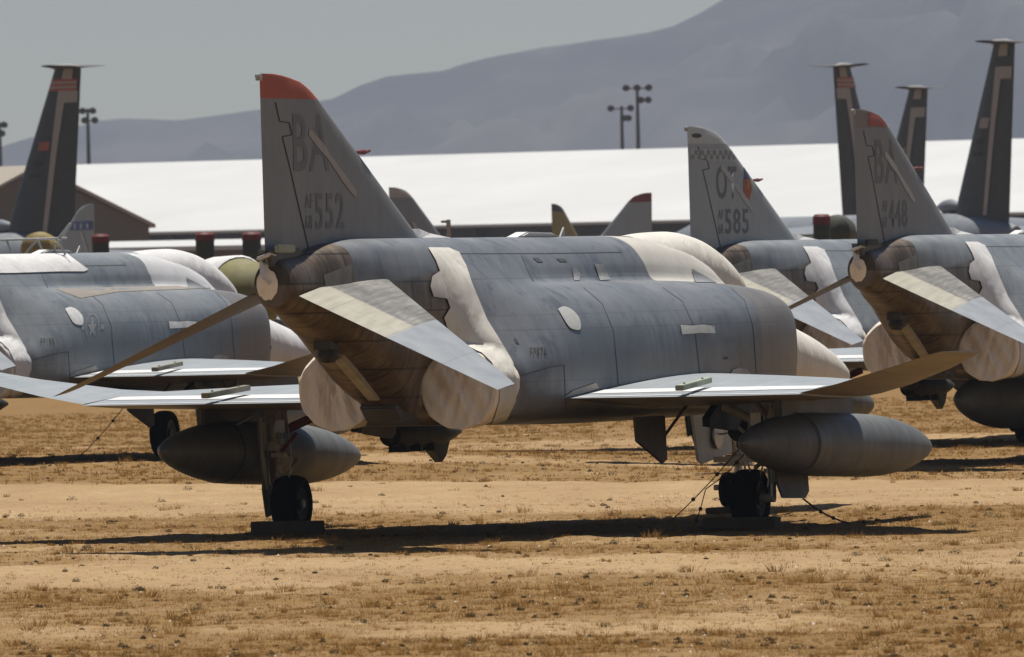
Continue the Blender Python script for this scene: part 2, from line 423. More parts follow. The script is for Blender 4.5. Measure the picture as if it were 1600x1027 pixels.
FIN_LE = [(3.16, 4.66), (3.26, 4.47), (3.6, 3.775), (4.0, 2.965), (4.3, 2.355), (4.6, 1.745), (4.74, 1.46), (4.84, 1.22), (4.92, .95), (4.98, .5), (5.0, .15)]
def build_fin(parent, mat, capmat):
    zs = [3.0, 3.16, 3.26, 3.6, 4.0, 4.3, 4.6, 4.74]
    def le(z): return float(np.interp(z, [a for a, b in FIN_LE], [b for a, b in FIN_LE]))
    def te(z): return -.19-(z-3.16)*.03
    def rows(zz):
        out = []
        for z in zz:
            a, b = le(max(z, 3.16)), te(z); ch = a-b; th = .034*min(ch, 2.6+.2*ch)*1.05*(1 if z < 4.9 else .55 if z < 4.99 else .1)
            n = 16; xs = [.5*(1-math.cos(PI*i/n)) for i in range(n+1)]
            r = [(a-ch*x, -naca(x, 1)*th, z) for x in xs]; l = [(a-ch*x, naca(x, 1)*th, z) for x in xs]
            out.append(r+l[-2:0:-1])
        return out
    m = MB(); rr = rows(zs); m.grid(rr, 0, True); m.add(rr[0], [tuple(range(len(rr[0])))])
    m.add(rr[-1], [tuple(range(len(rr[-1])))])
    fin = m.build('fin', mat, parent, True, 35)
    m = MB(); zs = [4.7405, 4.8, 4.86, 4.92, 4.96, 4.985, 5.0]; rr = rows(zs); m.grid(rr, 0, True)
    m.add(rr[-1], [tuple(range(len(rr[-1])))]); m.add(rr[0], [tuple(range(len(rr[0])))])
    cap = m.build('fin_cap', capmat, fin, True, 35)
    t = bvh_of(fin)
    # rudder hinge gap with the balance step, drawn as a dark seam
    hinge = [(.067, 4.702), (.108, 4.50), (.203, 4.489), (.227, 4.361), (.13, 4.34), (.183, 4.098), (.277, 3.626), (.371, 3.166)]
    polys = []
    for i in range(len(hinge)-1): polys += strip_poly(hinge[i:i+2], .011)
    decal('rudder_gap', polys, M['gap'], fin, t, .004, 0)
    decal('rudder_gap', [[(-.085, 4.712), (.072, 4.708), (.072, 4.722), (-.085, 4.726)]], M['patch'], fin, t, .005, 0)
    m = MB(); m.box((-.26, 0, 4.955), (.07, .05, .06)); m.lathe((-.30, 0, 4.97), (-1, 0, 0), [(-.05, .03), (-.02, .032), (.02, .024), (.035, .001)])
    m.build('fin_light', M['bare'], fin, True, 40, .004)
    m = MB(); m.tube([(2.55, 0, 4.185), (2.78, 0, 4.185), (2.86, 0, 4.19)], [.014, .03, .02], 10); m.tube([(2.84, 0, 4.18), (3.0, 0, 4.20)], [.022, .016], 8)
    m.build('pitot_tube', M['redpart'], fin, True, 40)
    return fin, cap, t

def wheel_mb(c, r, w, ax=(0, 1, 0)):
    m = MB(); c = Vector(c); ax = Vector(ax)
    prof = [(-w*.30, .05), (-w*.30, r*.34), (-w*.36, r*.52), (-w*.40, r*.60), (-w*.47, r*.66), (-w*.5, r*.8), (-w*.44, r*.93), (-w*.28, r*.985), (0, r), (w*.28, r*.985), (w*.44, r*.93), (w*.5, r*.8), (w*.47, r*.66), (w*.40, r*.60), (w*.36, r*.52), (w*.30, r*.34), (w*.30, .05)]
    m.lathe(c, ax, prof, 36, [1, 1, 1]+[0]*10+[1, 1, 1])
    for s in (-1, 1):
        m.lathe(c+ax*s*w*.3, ax*s, [(0, .075), (.03, .07), (.035, .0001)], 16, 1)
        for k in range(8):
            a = k*PI/4; d = Vector((math.cos(a), 0, math.sin(a)))
            m.tube([c+ax*s*w*.31+d*r*.42, c+ax*s*w*.36+d*r*.42], .02, 6, 1)
    return m
def plate(m, poly, off, mi=0): m.prism(poly, off, mi)

def tank_mb(v, u0=5.24, u1=11.95, z0=.98, z1=.79):
    m = MB(); Ln = u1-u0; o = Vector(L(u0, v, z0)); ax = Vector((Ln, 0, z1-z0))
    prof = []
    for i in range(41):
        t = i/40
        if t < .36: r = math.sin(PI/2*(t/.36))**.62
        elif t < .60: r = 1
        else:
            q = (t-.60)/.40; r = (1-q**2.1)**.74 if q < 1 else 0
        prof.append((t*ax.length, max(.352*r, .0005)))
    m.lathe(o, ax, prof, 40)
    return m

def build_jet(name):
    root = empty(name)
    qs = [0, .03, .06, .1, .2, .35]+list(np.arange(.5, 3.6, .25))+[3.6, 3.7, 3.85, 4.0, 4.1, 4.2, 4.4, 4.6, 4.8]+list(np.arange(5, 12.6, .3))+[12.8, 13.0, 13.1, 13.2, 13.25]
    rows = loft_half(SECT, qs)
    m = MB(); m.grid(rows, 0, True); m.add(rows[0], [tuple(range(len(rows[0])))]); m.add(rows[-1], [tuple(range(len(rows[-1])))])
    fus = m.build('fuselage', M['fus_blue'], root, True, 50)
    # intake mouths with the splitter plate standing off the body
    for s in (-1, 1):
        m = MB(); poly = [(.70, 2.36), (.95, 2.33), (1.15, 2.12), (1.24, 1.9), (1.24, 1.66), (1.15, 1.45), (.95, 1.38), (.70, 1.38)]
        rows = [[L(13.262, s*a, b) for a, b in poly], [L(12.9, s*(a*.9+.08), b*.96+.07) for a, b in poly]]
        m.add(rows[0], [tuple(range(8))])
        m.prism([L(14.6, s*.72, 2.1), L(14.9, s*.72, 1.8), L(14.6, s*.72, 1.45), L(13.27, s*.72, 1.38), L(13.27, s*.72, 2.36)], (0, -s*.03, 0))
        m.build('intake', M['dark'], fus)
    # forward fuselage and radome
    ns = {12.9: ell(.64, 2.1, .82), 14.2: ell(.62, 1.98, .70), 15.2: ell(.59, 1.88, .56), 16.2: ell(.54, 1.78, .47), 17.2: ell(.46, 1.69, .385), 18.0: ell(.355, 1.61, .29), 18.6: ell(.235, 1.56, .19), 18.9: ell(.14, 1.53, .12), 19.05: ell(.01, 1.52, .01)}
    rows = loft_half(ns, list(np.arange(12.9, 18.6, .2))+[18.6, 18.7, 18.8, 18.9, 18.98, 19.02, 19.05], 3)
    m = MB(); m.grid(rows, 0, True); nose = m.build('nose', M['cream_cover'], root, True, 60)
    # cockpit sill and canopy
    cs = {11.2: ell(.32, 3.0, .25), 11.8: ell(.37, 2.96, .325), 12.6: ell(.40, 2.90, .395), 13.3: ell(.40, 2.82, .42), 14.0: ell(.37, 2.72, .37), 14.6: ell(.30, 2.62, .26), 15.1: ell(.17, 2.52, .12), 15.3: ell(.04, 2.48, .02)}
    rows = loft_half(cs, list(np.arange(11.2, 15.35, .15))+[15.3], 3)
    m = MB(); m.grid(rows, 0, True); can = m.build('canopy', M['cream_cover'], root, True, 60)
    tf = bvh_of(fus); tn = bvh_of(nose)
    # exhaust covers: stretched cloth over each nozzle and the end of the nacelle
    for s in (-1, 1):
        rows = []; n = 64
        for u, r_v, r_w, cv, cw in ((4.3, .50, .43, .70, 1.66), (4.2, .525, .45, .70, 1.67), (4.0, .515, .452, .70, 1.66), (3.85, .485, .445, .70, 1.645), (3.75, .455, .437, .70, 1.63), (3.72, .44, .43, .70, 1.62)):
            rows.append([L(u+.006*math.sin(q*1.9), s*(cv+(r_v+.006*math.sin(q*.9+u*3))*math.cos(q*2*PI/n)), cw+(r_w+.006*math.sin(q*1.3))*math.sin(q*2*PI/n)) for q in range(n)])
        for k, rr in enumerate((.425, .40, .36, .31, .26, .21, .16, .11, .06, .02)):
            ring = []
            for q in range(n):
                dv, dw = rr*math.cos(q*2*PI/n), rr*math.sin(q*2*PI/n)
                fold = .017*math.sin(dv*22+dw*8*s+math.sin(dw*6)*1.5)+.008*math.sin(dv*43-dw*15+1.2)+.006*math.sin(dv*80+dw*30)
                ring.append(L(3.71+.02*(1-(rr/.44)**2)+fold*min(1, (.44-rr)*9), s*(.70+dv), 1.62+dw))
            rows.append(ring)
        m = MB(); m.grid(rows, 0, True); m.add(rows[-1], [tuple(range(n))])
        cov = m.build('exhaust_cover', M['shade_tan_cover'], root, True, 50)
        if s == 1: cov_r = cov
    # keel between the nozzles, tail hook, hook point
    m = MB(); m.prism([L(3.9, .2, 1.66), L(3.2, .2, 1.6), L(3.05, .2, 1.44), L(3.25, .2, 1.285), L(3.9, .22, 1.235)], L(0, -.4, 0)); m.build('keel_fairing', M['pylon'], fus, False, None, .02)
    m = MB(); m.prism([L(1.8, .09, 2.10), L(1.9, .09, 1.95), L(2.9, .09, 1.52), L(3.02, .09, 1.56), L(2.95, .09, 1.66)], L(0, -.13, 0)); m.tube([L(1.85, .02, 2.03), L(2.93, .025, 1.60)], .06, 10)
    m.build('tail_hook', M['gear'], root, True, 30, .01)
    m = MB(); m.lathe(L(1.6, 0, 2.07), (0, 0, -1), [(-.12, .07), (-.04, .11), (.06, .12), (.12, .08), (.13, .001)], 12); m.box(L(1.5, .03, 2.14), (.25, .2, .1)); m.build('hook_point', M['dark'], root, True, 30)
    # tail cone end cap, ragged
    m = MB(); n = 26
    rows = [[L(-.012-.03*k/3, -.05+(.115 if k else .12)*(1-.28*k)*math.cos(q*2*PI/n), 2.79+(.165*(1-.28*k))*math.sin(q*2*PI/n)+.01*math.sin(q*2.3)) for q in range(n)] for k in range(4)]
    m.grid(rows, 0, True); m.add(rows[-1], [tuple(range(n))]); m.build('tail_cone_cover', M['shade_tan_cover'], root, True)
    m = MB()
    m.prism([L(-.30, -.06, 3.045), L(-.18, .05, 3.10), L(.0, .06, 3.075), L(.06, .0, 3.06), L(-.05, -.1, 3.04)], (0, 0, .035))
    m.prism([L(-.20, -.04, 3.04), L(-.04, .0, 3.02), L(-.14, .0, 2.90), L(-.05, .02, 2.78), L(-.22, -.02, 2.86)], L(.0, -.03, .01))
    m.build('loose_seal_flap', M['white_cover'], root, False, None, .01)
    # box at the foot of the rudder and the dark rudder foot
    m = MB(); m.box(L(.02, .145, 3.165), (.50, .05, .085)); m.build('rudder_lock', M['beige_box'], root, False, None, .012)
    m = MB(); m.prism([L(-.08, .05, 2.98), L(-.17, .05, 3.155), L(.55, .1, 3.17), L(.75, .1, 3.1), L(.3, .08, 2.98)], L(0, -.14, 0)); m.build('fin_foot', M['pylon'], root)
    # fin
    fin, cap, tfin = build_fin(root, M['fin'], M['red'])
    # wings
    for s in (-1, 1):
        inner = [(s*.9, 12.05, 5.48, 1.50, 1.485, .060), (s*1.35, 11.5, 5.42, 1.515, 1.485, .061), (s*2.5, 10.06, 5.15, 1.525, 1.487, .062), (s*3.4, 8.93, 5.02, 1.53, 1.49, .062), (s*4.15, 7.98, 4.92, 1.53, 1.495, .058)]
        w = foil('wing', inner, M['wing'], root)
        outer = [(s*4.152, 8.2, 4.94, 1.53, 1.51, .05), (s*4.6, 7.62, 4.87, 1.59, 1.60, .042), (s*5.3, 6.75, 4.74, 1.745, 1.785, .036), (s*5.75, 6.2, 4.64, 1.875, 1.905, .03), (s*5.86, 5.95, 4.64, 1.91, 1.93, .016)]
        foil('outer_panel', outer, M['wing'], w)
        # white sealing tape along the flap hinge, the fold and the trailing edge
        tw = bvh_of(w)
        for nm, mt, pts in (('seal_tape', M['white_cover'], [[(5.92, 1.42), (6.42, 1.42), (6.15, 3.0), (6.0, 4.12), (5.55, 4.12), (5.65, 3.0)], [(5.5, 1.42), (5.58, 1.42), (5.05, 4.1), (5.0, 4.1)]]),
                             ('flap_gap', M['gap'], [[(5.68, 2.60), (5.70, 2.60), (5.2, 2.66), (5.18, 2.66)]])):
            bm = bmesh.new()
            for p in pts:
                f = bm.faces.new([bm.verts.new((a, -s*b, 0)) for a, b in (p if s == 1 else p[::-1])])
            bmesh.ops.triangulate(bm, faces=bm.faces[:])
            lay(bm, tw, .004, ea=Vector((1, 0, 0)), ed=Vector((0, 0, -1)), cell=0) if False else None
            bmesh.ops.subdivide_edges(bm, edges=bm.edges[:], cuts=6, use_grid_fill=True)
            for v in list(bm.verts):
                h, nn, i, d = tw.ray_cast(Vector((v.co.x, v.co.y, 9)), Vector((0, 0, -1)))
                if h is None: bm.verts.remove(v)
                else: v.co = h+Vector((0, 0, .005))
            bm_obj(bm, nm, mt, w)
        # tailplane
        tp = foil('tailplane', [(s*.30, 2.36, .0, 2.90, 2.665, .034), (s*.5, 2.2, .0, 2.80, 2.57, .034), (s*1.3, 1.52, -.01, 2.36, 2.20, .032), (s*2.42, .60, -.02, 1.745, 1.685, .035), (s*2.5, .50, -.02, 1.70, 1.65, .02)], M['tail'], root)
        # pylon and drop tank outboard, rack inboard
        m = MB(); m.prism([L(8.9, s*3.33, 1.53), L(6.5, s*3.33, 1.50), L(6.5, s*3.33, 1.22), L(9.15, s*3.33, 1.12)], L(0, s*.09, 0)); py = m.build('pylon', M['pylon'], root, False, None, .02)
        tk = tank_mb(s*3.37, u1=11.95 if s == 1 else 11.5).build('drop_tank', M['tank' if s == 1 else 'tank2'], root, True, 60)
        m = MB(); m.lathe(L(6.95, s*3.37, .931), (1, 0, -.028), [(0, .340), (0, .3455), (.035, .349), (.035, .343)], 40)
        m.build('tank_band', M['pylon'], tk, True, 30)
        m = MB(); m.prism([L(10.9, s*2.03, 1.48), L(8.5, s*2.03, 1.48), L(7.9, s*2.03, 1.22), L(7.9, s*2.03, 1.12), L(8.9, s*2.03, 1.05), L(9.1, s*2.03, .97), L(9.6, s*2.03, .93), L(10.2, s*2.03, .90), L(10.6, s*2.03, .72), L(10.75, s*2.03, .80), L(10.9, s*2.03, 1.0), L(11.0, s*2.03, 1.3)], L(0, s*.09, 0))
        m.lathe(L(9.0, s*2.07, 1.06), (1, 0, 0), [(0, .001), (.02, .13), (1.6, .14), (1.95, .10), (2.3, .03), (2.34, .001)], 16)
        for q in (9.3, 9.75, 10.2): m.box(L(q, s*2.07, .90), (.08, .22, .08))
        m.build('weapon_rack', M['black'], root, True, 30)
        # main landing gear
        z0 = .10
        lg = MB(); vs = s*2.93
        lg.tube([L(7.6, s*2.9, 1.5), L(7.6, vs, .80)], .062, 14); lg.tube([L(7.6, vs, .82), L(7.6, vs, .33)], .045, 12, 2)
        lg.tube([L(7.6, s*2.96, .33), L(7.6, s*2.58, .33)], .05, 12)
        lg.tube([L(7.57, s*2.75, .66), L(7.95, s*2.8, .82), L(7.62, s*2.9, 1.0)], .025, 8)
        lg.tube([L(7.6, s*2.78, 1.16), L(7.68, s*2.36, 1.34)], .052, 10, 1 if s == -1 else 0); lg.tube([L(7.6, s*2.9, 1.12), L(7.7, s*2.3, 1.4)], .022, 8)
        lg.tube([L(7.5, s*2.80, .92), L(7.45, s*2.60, 1.12)], .022, 8, 1 if s == -1 else 0); lg.tube([L(7.5, vs+.03, .5), L(7.5, vs+.03, .95)], .02, 8, 1 if s == -1 else 0)
        lg.tube([L(7.45, s*3.02, 1.3), L(7.42, s*3.0, .9), L(7.5, s*2.98, .5)], .035, 8); lg.box(L(7.5, s*3.0, 1.1), (.16, .1, .3))
        lg.tube([L(7.52, vs-.02, 1.44), L(7.5, vs-.06, 1.0), L(7.48, vs, .55)], .012, 6, 2)
        lg.tube([L(7.55, s*2.78, 1.46), L(7.5, s*2.70, 1.1), L(7.46, s*2.66, .85), L(7.5, s*2.72, .6)], .010, 6, 2)
        lg.tube([L(7.6, s*3.06, 1.46), L(7.56, s*3.18, 1.32), L(6.9, s*3.25, 1.16)], .02, 8)
        lg.box(L(7.6, s*2.9, 1.34), (.2, .2, .22)); lg.box(L(7.55, vs, .98), (.14, .14, .1)); lg.box(L(7.6, vs, .72), (.15, .15, .09))
        for k_, (du, dv_) in enumerate(((-.09, -.05), (-.1, .07), (.08, .05))):
            lg.tube([L(7.6+du, s*(2.9+dv_), 1.45), L(7.6+du*1.3, s*(2.86+dv_*1.6), 1.1), L(7.6+du*.8, s*(2.9+dv_*.7), .75), L(7.6+du*.9, s*(2.84+dv_), .45)], .011, 6, (0, 2, 1)[k_])
        lg.box(L(7.5, s*2.8, 1.2), (.08, .12, .14), None, 2); lg.box(L(7.52, s*2.84, .88), (.1, .16, .05)); lg.lathe(L(7.6, s*2.91, .60), (0, 0, 1), [(0, .03), (0, .075), (.05, .075), (.05, .03)], 14)
        lg.lathe(L(7.6, s*2.9, 1.0), (0, 0, 1), [(0, .03), (0, .085), (.06, .085), (.06, .03)], 14)
        lg.tube([L(7.6, s*2.9, 1.2), L(7.1, s*2.88, 1.46)], .028, 8)
        leg = lg.build('landing_gear', [M['gear'], M['redpart'], M['bare']], root, True, 35)
        wheel_mb(L(7.6, -2.73 if s == -1 else 2.67, .325), .325, .31).build('wheel', [M['rubber'], M['rim']], leg, True, 30)
        m = MB()
        if s == 1: m.prism([L(7.25, s*3.06, .80), L(8.35, s*3.06, .80), L(8.25, s*3.12, .38), L(8.1, s*3.13, .31), L(7.3, s*3.13, .33), L(7.2, s*3.10, .5)], L(0, .025, 0))
        else: m.prism([L(7.5, s*3.0, 1.10), L(7.72, s*3.0, 1.12), L(7.85, s*3.02, .5), L(7.8, s*3.03, .22), L(7.55, s*3.03, .18), L(7.42, s*3.02, .5)], L(0, .03, 0))
        m.build('gear_door', M['pylon'] if s == 1 else M['gear_door'], leg, False, None, .008)
        m = MB(); lo = 0 if s == 1 else .32; m.prism([L(6.85, s*1.58, 1.25), L(7.85, s*1.58, 1.25), L(7.85, s*1.6, .76+lo), L(7.7, s*1.6, .72+lo), L(6.85, s*1.6, .98+lo*.4)], L(0, .035, 0)); m.tube([L(7.8, s*1.6, 1.0), L(8.3, s*1.75, 1.4)], .02, 8)
        m.build('inner_gear_door', M['gear_door'], root, False, None, .008)
    # nose gear
    lg = MB(); lg.tube([L(15.1, 0, 1.35), L(15.1, 0, .55)], .07, 12); lg.tube([L(15.1, 0, .58), L(15.1, 0, .3)], .05, 12, 1); lg.tube([L(15.1, -.3, .3), L(15.1, .3, .3)], .035, 10)
    lg.box(L(15.12, 0, .62), (.2, .26, .12)); lg.box(L(14.9, 0.05, .63), (.05, .56, .07), None, 1); lg.tube([L(14.8, 0, 1.3), L(15.0, 0, .7)], .03, 8); lg.tube([L(14.95, .12, .6), L(15.0, .14, .38)], .015, 6)
    leg = lg.build('nose_gear', [M['gear'], M['bare']], root, True, 35)
    for s in (-1, 1): wheel_mb(L(15.1, s*.13, .27), .205, .13).build('wheel', [M['rubber'], M['rim']], leg, True, 30)
    m = MB(); m.prism([L(14.3, -.30, 1.34), L(16.1, -.30, 1.36), L(16.1, -.32, .72), L(14.75, -.32, .58), L(14.6, -.32, .62)], L(0, -.03, 0))
    dr = m.build('nose_gear_door', M['door_pale'], root, False, None, .01)
    m = MB(); m.lathe(L(15.2, -.285, .92), (0, -1, 0), [(0, .001), (0, .18), (.02, .17), (.03, .001)], 20); m.tube([L(15.2, -.26, .92), L(15.3, -.1, .94)], .012, 6); m.build('landing_light', M['bare'], dr, True, 30)
    # spine fittings
    m = MB(); m.prism([L(7.2, 0, 3.25), L(8.6, 0, 3.25), L(8.35, 0, 3.30), L(7.55, 0, 3.31)], L(0, .16, 0)); m.build('spine_fairing', M['white_cover'], root, False, None, .015)
    m = MB(); m.prism([L(9.0, 0, 3.25), L(9.16, 0, 3.25), L(9.13, 0, 3.36)], L(0, .02, 0)); m.build('blade_antenna', M['patch'], root)
    m = MB(); m.prism([L(4.4, .06, 3.25), L(5.3, .1, 3.25), L(4.75, .03, 3.31), L(4.45, .02, 3.36)], L(0, -.12, 0)); m.build('fin_root_seal', M['white_cover'], root, False, None, .01)
    return root, dict(tband=bvh_of(fus, cov_r), fus=fus, nose=nose, canopy=can, fin=fin, cap=cap, tf=tf, tn=tn, tfin=tfin)

CREAM = M['cream_cover']
def common_marks(root, P, band_mat, patch, sq=True):
    tf = P['tf']
    decal('seal_band', [(1.613, 3.145), (1.83, 3.138), (1.939, 3.091), (2.012, 2.951), (2.078, 2.742), (2.23, 2.359), (2.397, 2.081), (2.497, 1.906), (2.533, 1.664), (2.516, 1.458), (2.42, 1.28), (2.25, 1.22), (2.30, 1.35), (2.345, 1.5), (2.355, 1.65), (2.33, 1.78), (2.27, 1.90), (2.17, 2.0), (2.05, 2.06), (1.92, 2.10), (1.817, 2.234), (1.766, 2.393), (1.835, 2.501), (1.803, 2.597), (1.661, 2.622), (1.629, 2.732), (1.65, 2.841), (1.731, 2.894), (1.692, 3.005)], band_mat, P['fus'], P['tband'], .014, .04)
    decal('seal_patch', [(3.001, 2.452), (3.065, 2.477), (3.156, 2.44), (3.232, 2.347), (3.244, 2.235), (3.187, 2.223), (3.11, 2.267)], patch, P['fus'], tf, .012, .05, smoothp=True)
    decal('seal_patch', [(4.377, 2.239), (4.5, 2.225), (4.64, 2.232), (4.775, 2.212), (4.781, 2.132), (4.6, 2.14), (4.39, 2.132)], patch, P['fus'], tf, .012, .05)
    # sealed wing roots
    decal('root_seal', [(3.037, 1.493), (3.152, 1.57), (3.402, 1.642), (3.436, 1.585), (3.222, 1.52)], M['patch_tan'], P['fus'], tf, .01, .05)
    decal('root_seal', [(4.951, 1.66), (4.98, 1.715), (5.05, 1.735), (5.143, 1.716), (5.196, 1.66)], M['patch_tan'], P['fus'], tf, .01, .05)
    # panel joints that run round the body
    for pts in ([(1.95, 3.08), (2.87, 3.066), (3.75, 3.066)], [(2.62, 3.05), (2.68, 2.9), (2.75, 2.76)],
                [(2.55, 1.74), (2.9, 1.83), (3.06, 1.85)], [(3.06, 1.85), (3.07, 1.35)], [(5.0, 2.64), (5.15, 2.5), (5.24, 2.2), (5.27, 1.65)], [(4.2, 2.66), (4.42, 2.5), (4.55, 2.2), (4.6, 1.65)], [(3.3, 2.68), (3.5, 2.5), (3.62, 2.2), (3.66, 1.6)]):
        decal('panel_joint', strip_poly(pts, .008), M['line'], P['fus'], tf, .003, .05)
    # patched panels on the boom
    decal('boom_panel', [(.53, 2.879), (.819, 2.985), (.815, 2.778), (.547, 2.744)], M['boom_patch'], P['fus'], tf, .006, .05, label='pale rust streaked panel')
    # canopy side and spine front sealed over
    decal('side_window', [(4.563, 2.864), (4.866, 2.695), (4.6, 2.705)], M['fin'], P['fus'], tf, .008, .05)

# --- the jet in front -------------------------------------------------
jetA, PA = build_jet('fighter_jet')
MAIN = dict(loc=(-2.504, 123.77, 0), rz=PI/2-math.asin(SI))
jet_parts_proto = kids(jetA)
# copies for the other aircraft are taken before the individual marks are added
def set_mat(root, swaps):
    """give a copied jet its own finish; swaps: part name -> material"""
    for c in kids(root):
        n = c.name.split('.')[0]
        if n in swaps:
            c.material_slots[0].link = 'OBJECT'; c.material_slots[0].material = swaps[n]
        for d in kids(c):
            n = d.name.split('.')[0]
            if n in swaps:
                d.material_slots[0].link = 'OBJECT'; d.material_slots[0].material = swaps[n]
def own(root):
    P = {}
    for c in kids(root):
        n = c.name.split('.')[0]; P[n] = c
    r = dict(fus=P['fuselage'], nose=P['nose'], canopy=P['canopy'], fin=P['fin'], tband=PA['tband'], tf=PA['tf'], tn=PA['tn'], tfin=PA['tfin'])
    return r
NEW_COPIES = []
def place_jet(loc, head, keep=None):
    r = copy_tree(jetA, None, keep); r.location = loc; r.rotation_euler = (0, 0, PI/2-math.radians(head)); return r
jetL = place_jet((-9.35, 162.8, 0), 19.8)
jetR = place_jet((4.82, 162.3, 0), 18.6)
jetC = place_jet((2.80, 179.0, 0), 21.4)
SIMPLE = {'fuselage', 'nose', 'canopy', 'fin', 'fin_cap', 'wing', 'outer_panel', 'tailplane', 'exhaust_cover'}
jetB1 = place_jet((-2.95, 298, 0), 20, SIMPLE)
jetB2 = place_jet((1.45, 392, 0), 15, SIMPLE)
jetB3 = place_jet((4.02, 342, 0), -24, SIMPLE)
jetB4 = place_jet((-12.1, 342, 0), -20, SIMPLE)
G1 = 'stored fighter jets in the front rows'; G2 = 'far fighter jets seen by their tail fins'
tag(jetA, 'nearest grey fighter jet, with a red fin cap and 552 on its tail', 'fighter jet', G1)
tag(jetL, 'pale grey fighter jet cut by the left edge, white sheeting over its canopy and spine', 'fighter jet', G1)
tag(jetR, 'grey fighter jet cut by the right edge, with 448 on its tail', 'fighter jet', G1)
tag(jetC, 'grey fighter jet with OT and 585 on its tail and a white fin cap', 'fighter jet', G1)
tag(jetB1, 'distant jet whose dark fin with pale tan cap shows behind the tail of jet 552', 'fighter jet', G2)
tag(jetB2, 'distant jet with an olive yellow fin and black fin cap', 'fighter jet', G2)
tag(jetB3, 'distant jet facing left with a grey fin and dark red cap', 'fighter jet', G2)
tag(jetB4, 'distant jet at far left, blue band with white stars on its fin', 'fighter jet', G2)

# finishes
common_marks(jetA, PA, M['cream_cover'], M['patch'])
for q in ([(2.52, 2.16), (2.56, 2.13), (2.575, 2.09), (2.54, 2.10)], [(4.88, 1.86), (4.93, 1.86), (4.93, 1.835), (4.88, 1.835)], [(2.74, 3.02), (2.80, 3.02), (2.86, 2.97), (2.80, 2.97)], [(3.0, 3.01), (3.10, 3.0), (3.13, 2.97), (3.05, 2.97)]):
    decal('vent', q, M['line'], PA['fus'], PA['tf'], .006, .05)
jetA.location = MAIN['loc']; jetA.rotation_euler = (0, 0, MAIN['rz'])
tfin = PA['tfin']; fin = PA['fin']
lettering('BA', (.237, .60, 3.978, 4.584), M['letter_soft'], fin, tfin, bold=.012)
lettering('552', (.447, .742, 3.365, 3.747), M['letter_soft'], fin, tfin, bold=.012)
lettering('AF', (.345, .425, 3.592, 3.735), M['letter_soft'], fin, tfin, bold=0)
lettering('68', (.346, .414, 3.368, 3.515), M['letter_soft'], fin, tfin, bold=0)
STRIP = [(.395, 4.404), (.421, 4.418), (.548, 4.263), (.62, 4.14), (.7, 4.019), (.79, 3.90), (.872, 3.76), (.864, 3.698), (.819, 3.739), (.73, 3.87), (.647, 4.005), (.57, 4.13), (.507, 4.202), (.394, 4.356)]
decal('seal_strip', STRIP, M['patch_tan'], fin, tfin, .008, 0)
decal('seal_strip', [(1.002, 4.07), (1.128, 3.931), (1.118, 3.869), (1.08, 3.90), (1.042, 3.965)], M['patch_tan'], fin, tfin, .008, 0)
lettering('FP876', (2.69, 2.868, 1.955, 2.05), M['stencil'], PA['fus'], PA['tf'], cell=.05, bold=.0)
decal('seal_patch', [(3.176, 2.893), (3.22, 2.906), (3.269, 2.834), (3.26, 2.756), (3.202, 2.757)], M['patch_dim'], PA['fus'], PA['tf'], .008, .05)
decal('seal_patch', [(3.43, 2.945), (3.532, 2.928), (3.609, 2.755), (3.492, 2.751)], M['patch_dim'], PA['fus'], PA['tf'], .008, .05)

PL = own(jetL)
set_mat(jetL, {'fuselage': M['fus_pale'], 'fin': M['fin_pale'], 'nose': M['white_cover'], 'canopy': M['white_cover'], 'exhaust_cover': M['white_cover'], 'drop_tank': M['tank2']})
PL['nose'].data = PL['nose'].data.copy(); PL['nose'].data.materials[0] = M['white_cover']
common_marks(jetL, PL, M['white_cover'], M['white_cover'])
for c in kids(PL['fus']):
    if c.name.startswith('panel_joint'): pass
decal('spine_sheet', [(1.7, 2.98), (2.3, 2.975), (2.9, 2.985), (3.2, 2.98), (3.25, 3.01), (3.08, 3.14), (2.95, 3.24), (1.7, 3.24)], M['white_cover'], PL['fus'], PL['tf'], .015, .05)
decal('tan_band', [(2.85, 2.74), (3.6, 2.745), (4.4, 2.745), (5.0, 2.70), (4.6, 2.695), (3.7, 2.68), (3.2, 2.60)], M['gear_door2'], PL['fus'], PL['tf'], .006, .05)
ins = strip_poly([(3.37+.085*math.sin(i*PI/10), 2.18+.19*math.cos(i*PI/10)) for i in range(21)], .014)
ins += strip_poly([(3.23, 2.19), (3.26, 2.19)], .07)+strip_poly([(3.48, 2.19), (3.52, 2.19)], .07)
decal('roundel', ins, M['patch_dim'], PL['fus'], PL['tf'], .005, .05)
decal('roundel', [[(3.37+(.07 if i % 2 == 0 else .03)*math.sin(i*PI/5), 2.18+(.165 if i % 2 == 0 else .065)*math.cos(i*PI/5)) for i in range(10)]], M['patch_dim'], PL['fus'], PL['tf'], .004, .05)
lettering('FP195', (2.69, 2.868, 1.955, 2.05), M['stencil'], PL['fus'], PL['tf'], cell=.05, bold=.0)

PR = own(jetR)
set_mat(jetR, {'rudder_lock': M['black'], 'fuselage': M['fus_pale'], 'fin_cap': M['cap_grey'], 'exhaust_cover': M['shade_tan_cover']})
common_marks(jetR, PR, M['white_cover'], M['patch'])
m = MB(); Ln = 7.6
m.lathe(L(4.45, 0, .93), (1, 0, -.01), [(t/30*Ln, max(.0005, .43*(math.sin(PI/2*min(1, t/30/.34))**.7 if t < 20 else (1-((t/30-.66)/.34)**2)**.6 if 1 > (t/30-.66)/.34 > 0 else (1 if t < 30 else 0)))) for t in range(31)], 36)
m.build('belly_tank', M['tank'], jetR, True, 60)
lettering('BA', (.237, .60, 3.978, 4.584), M['letter'], PR['fin'], tfin, bold=.012)
lettering('448', (.447, .742, 3.365, 3.747), M['letter'], PR['fin'], tfin, bold=.012)
lettering('AF', (.345, .425, 3.592, 3.735), M['letter'], PR['fin'], tfin, bold=0)
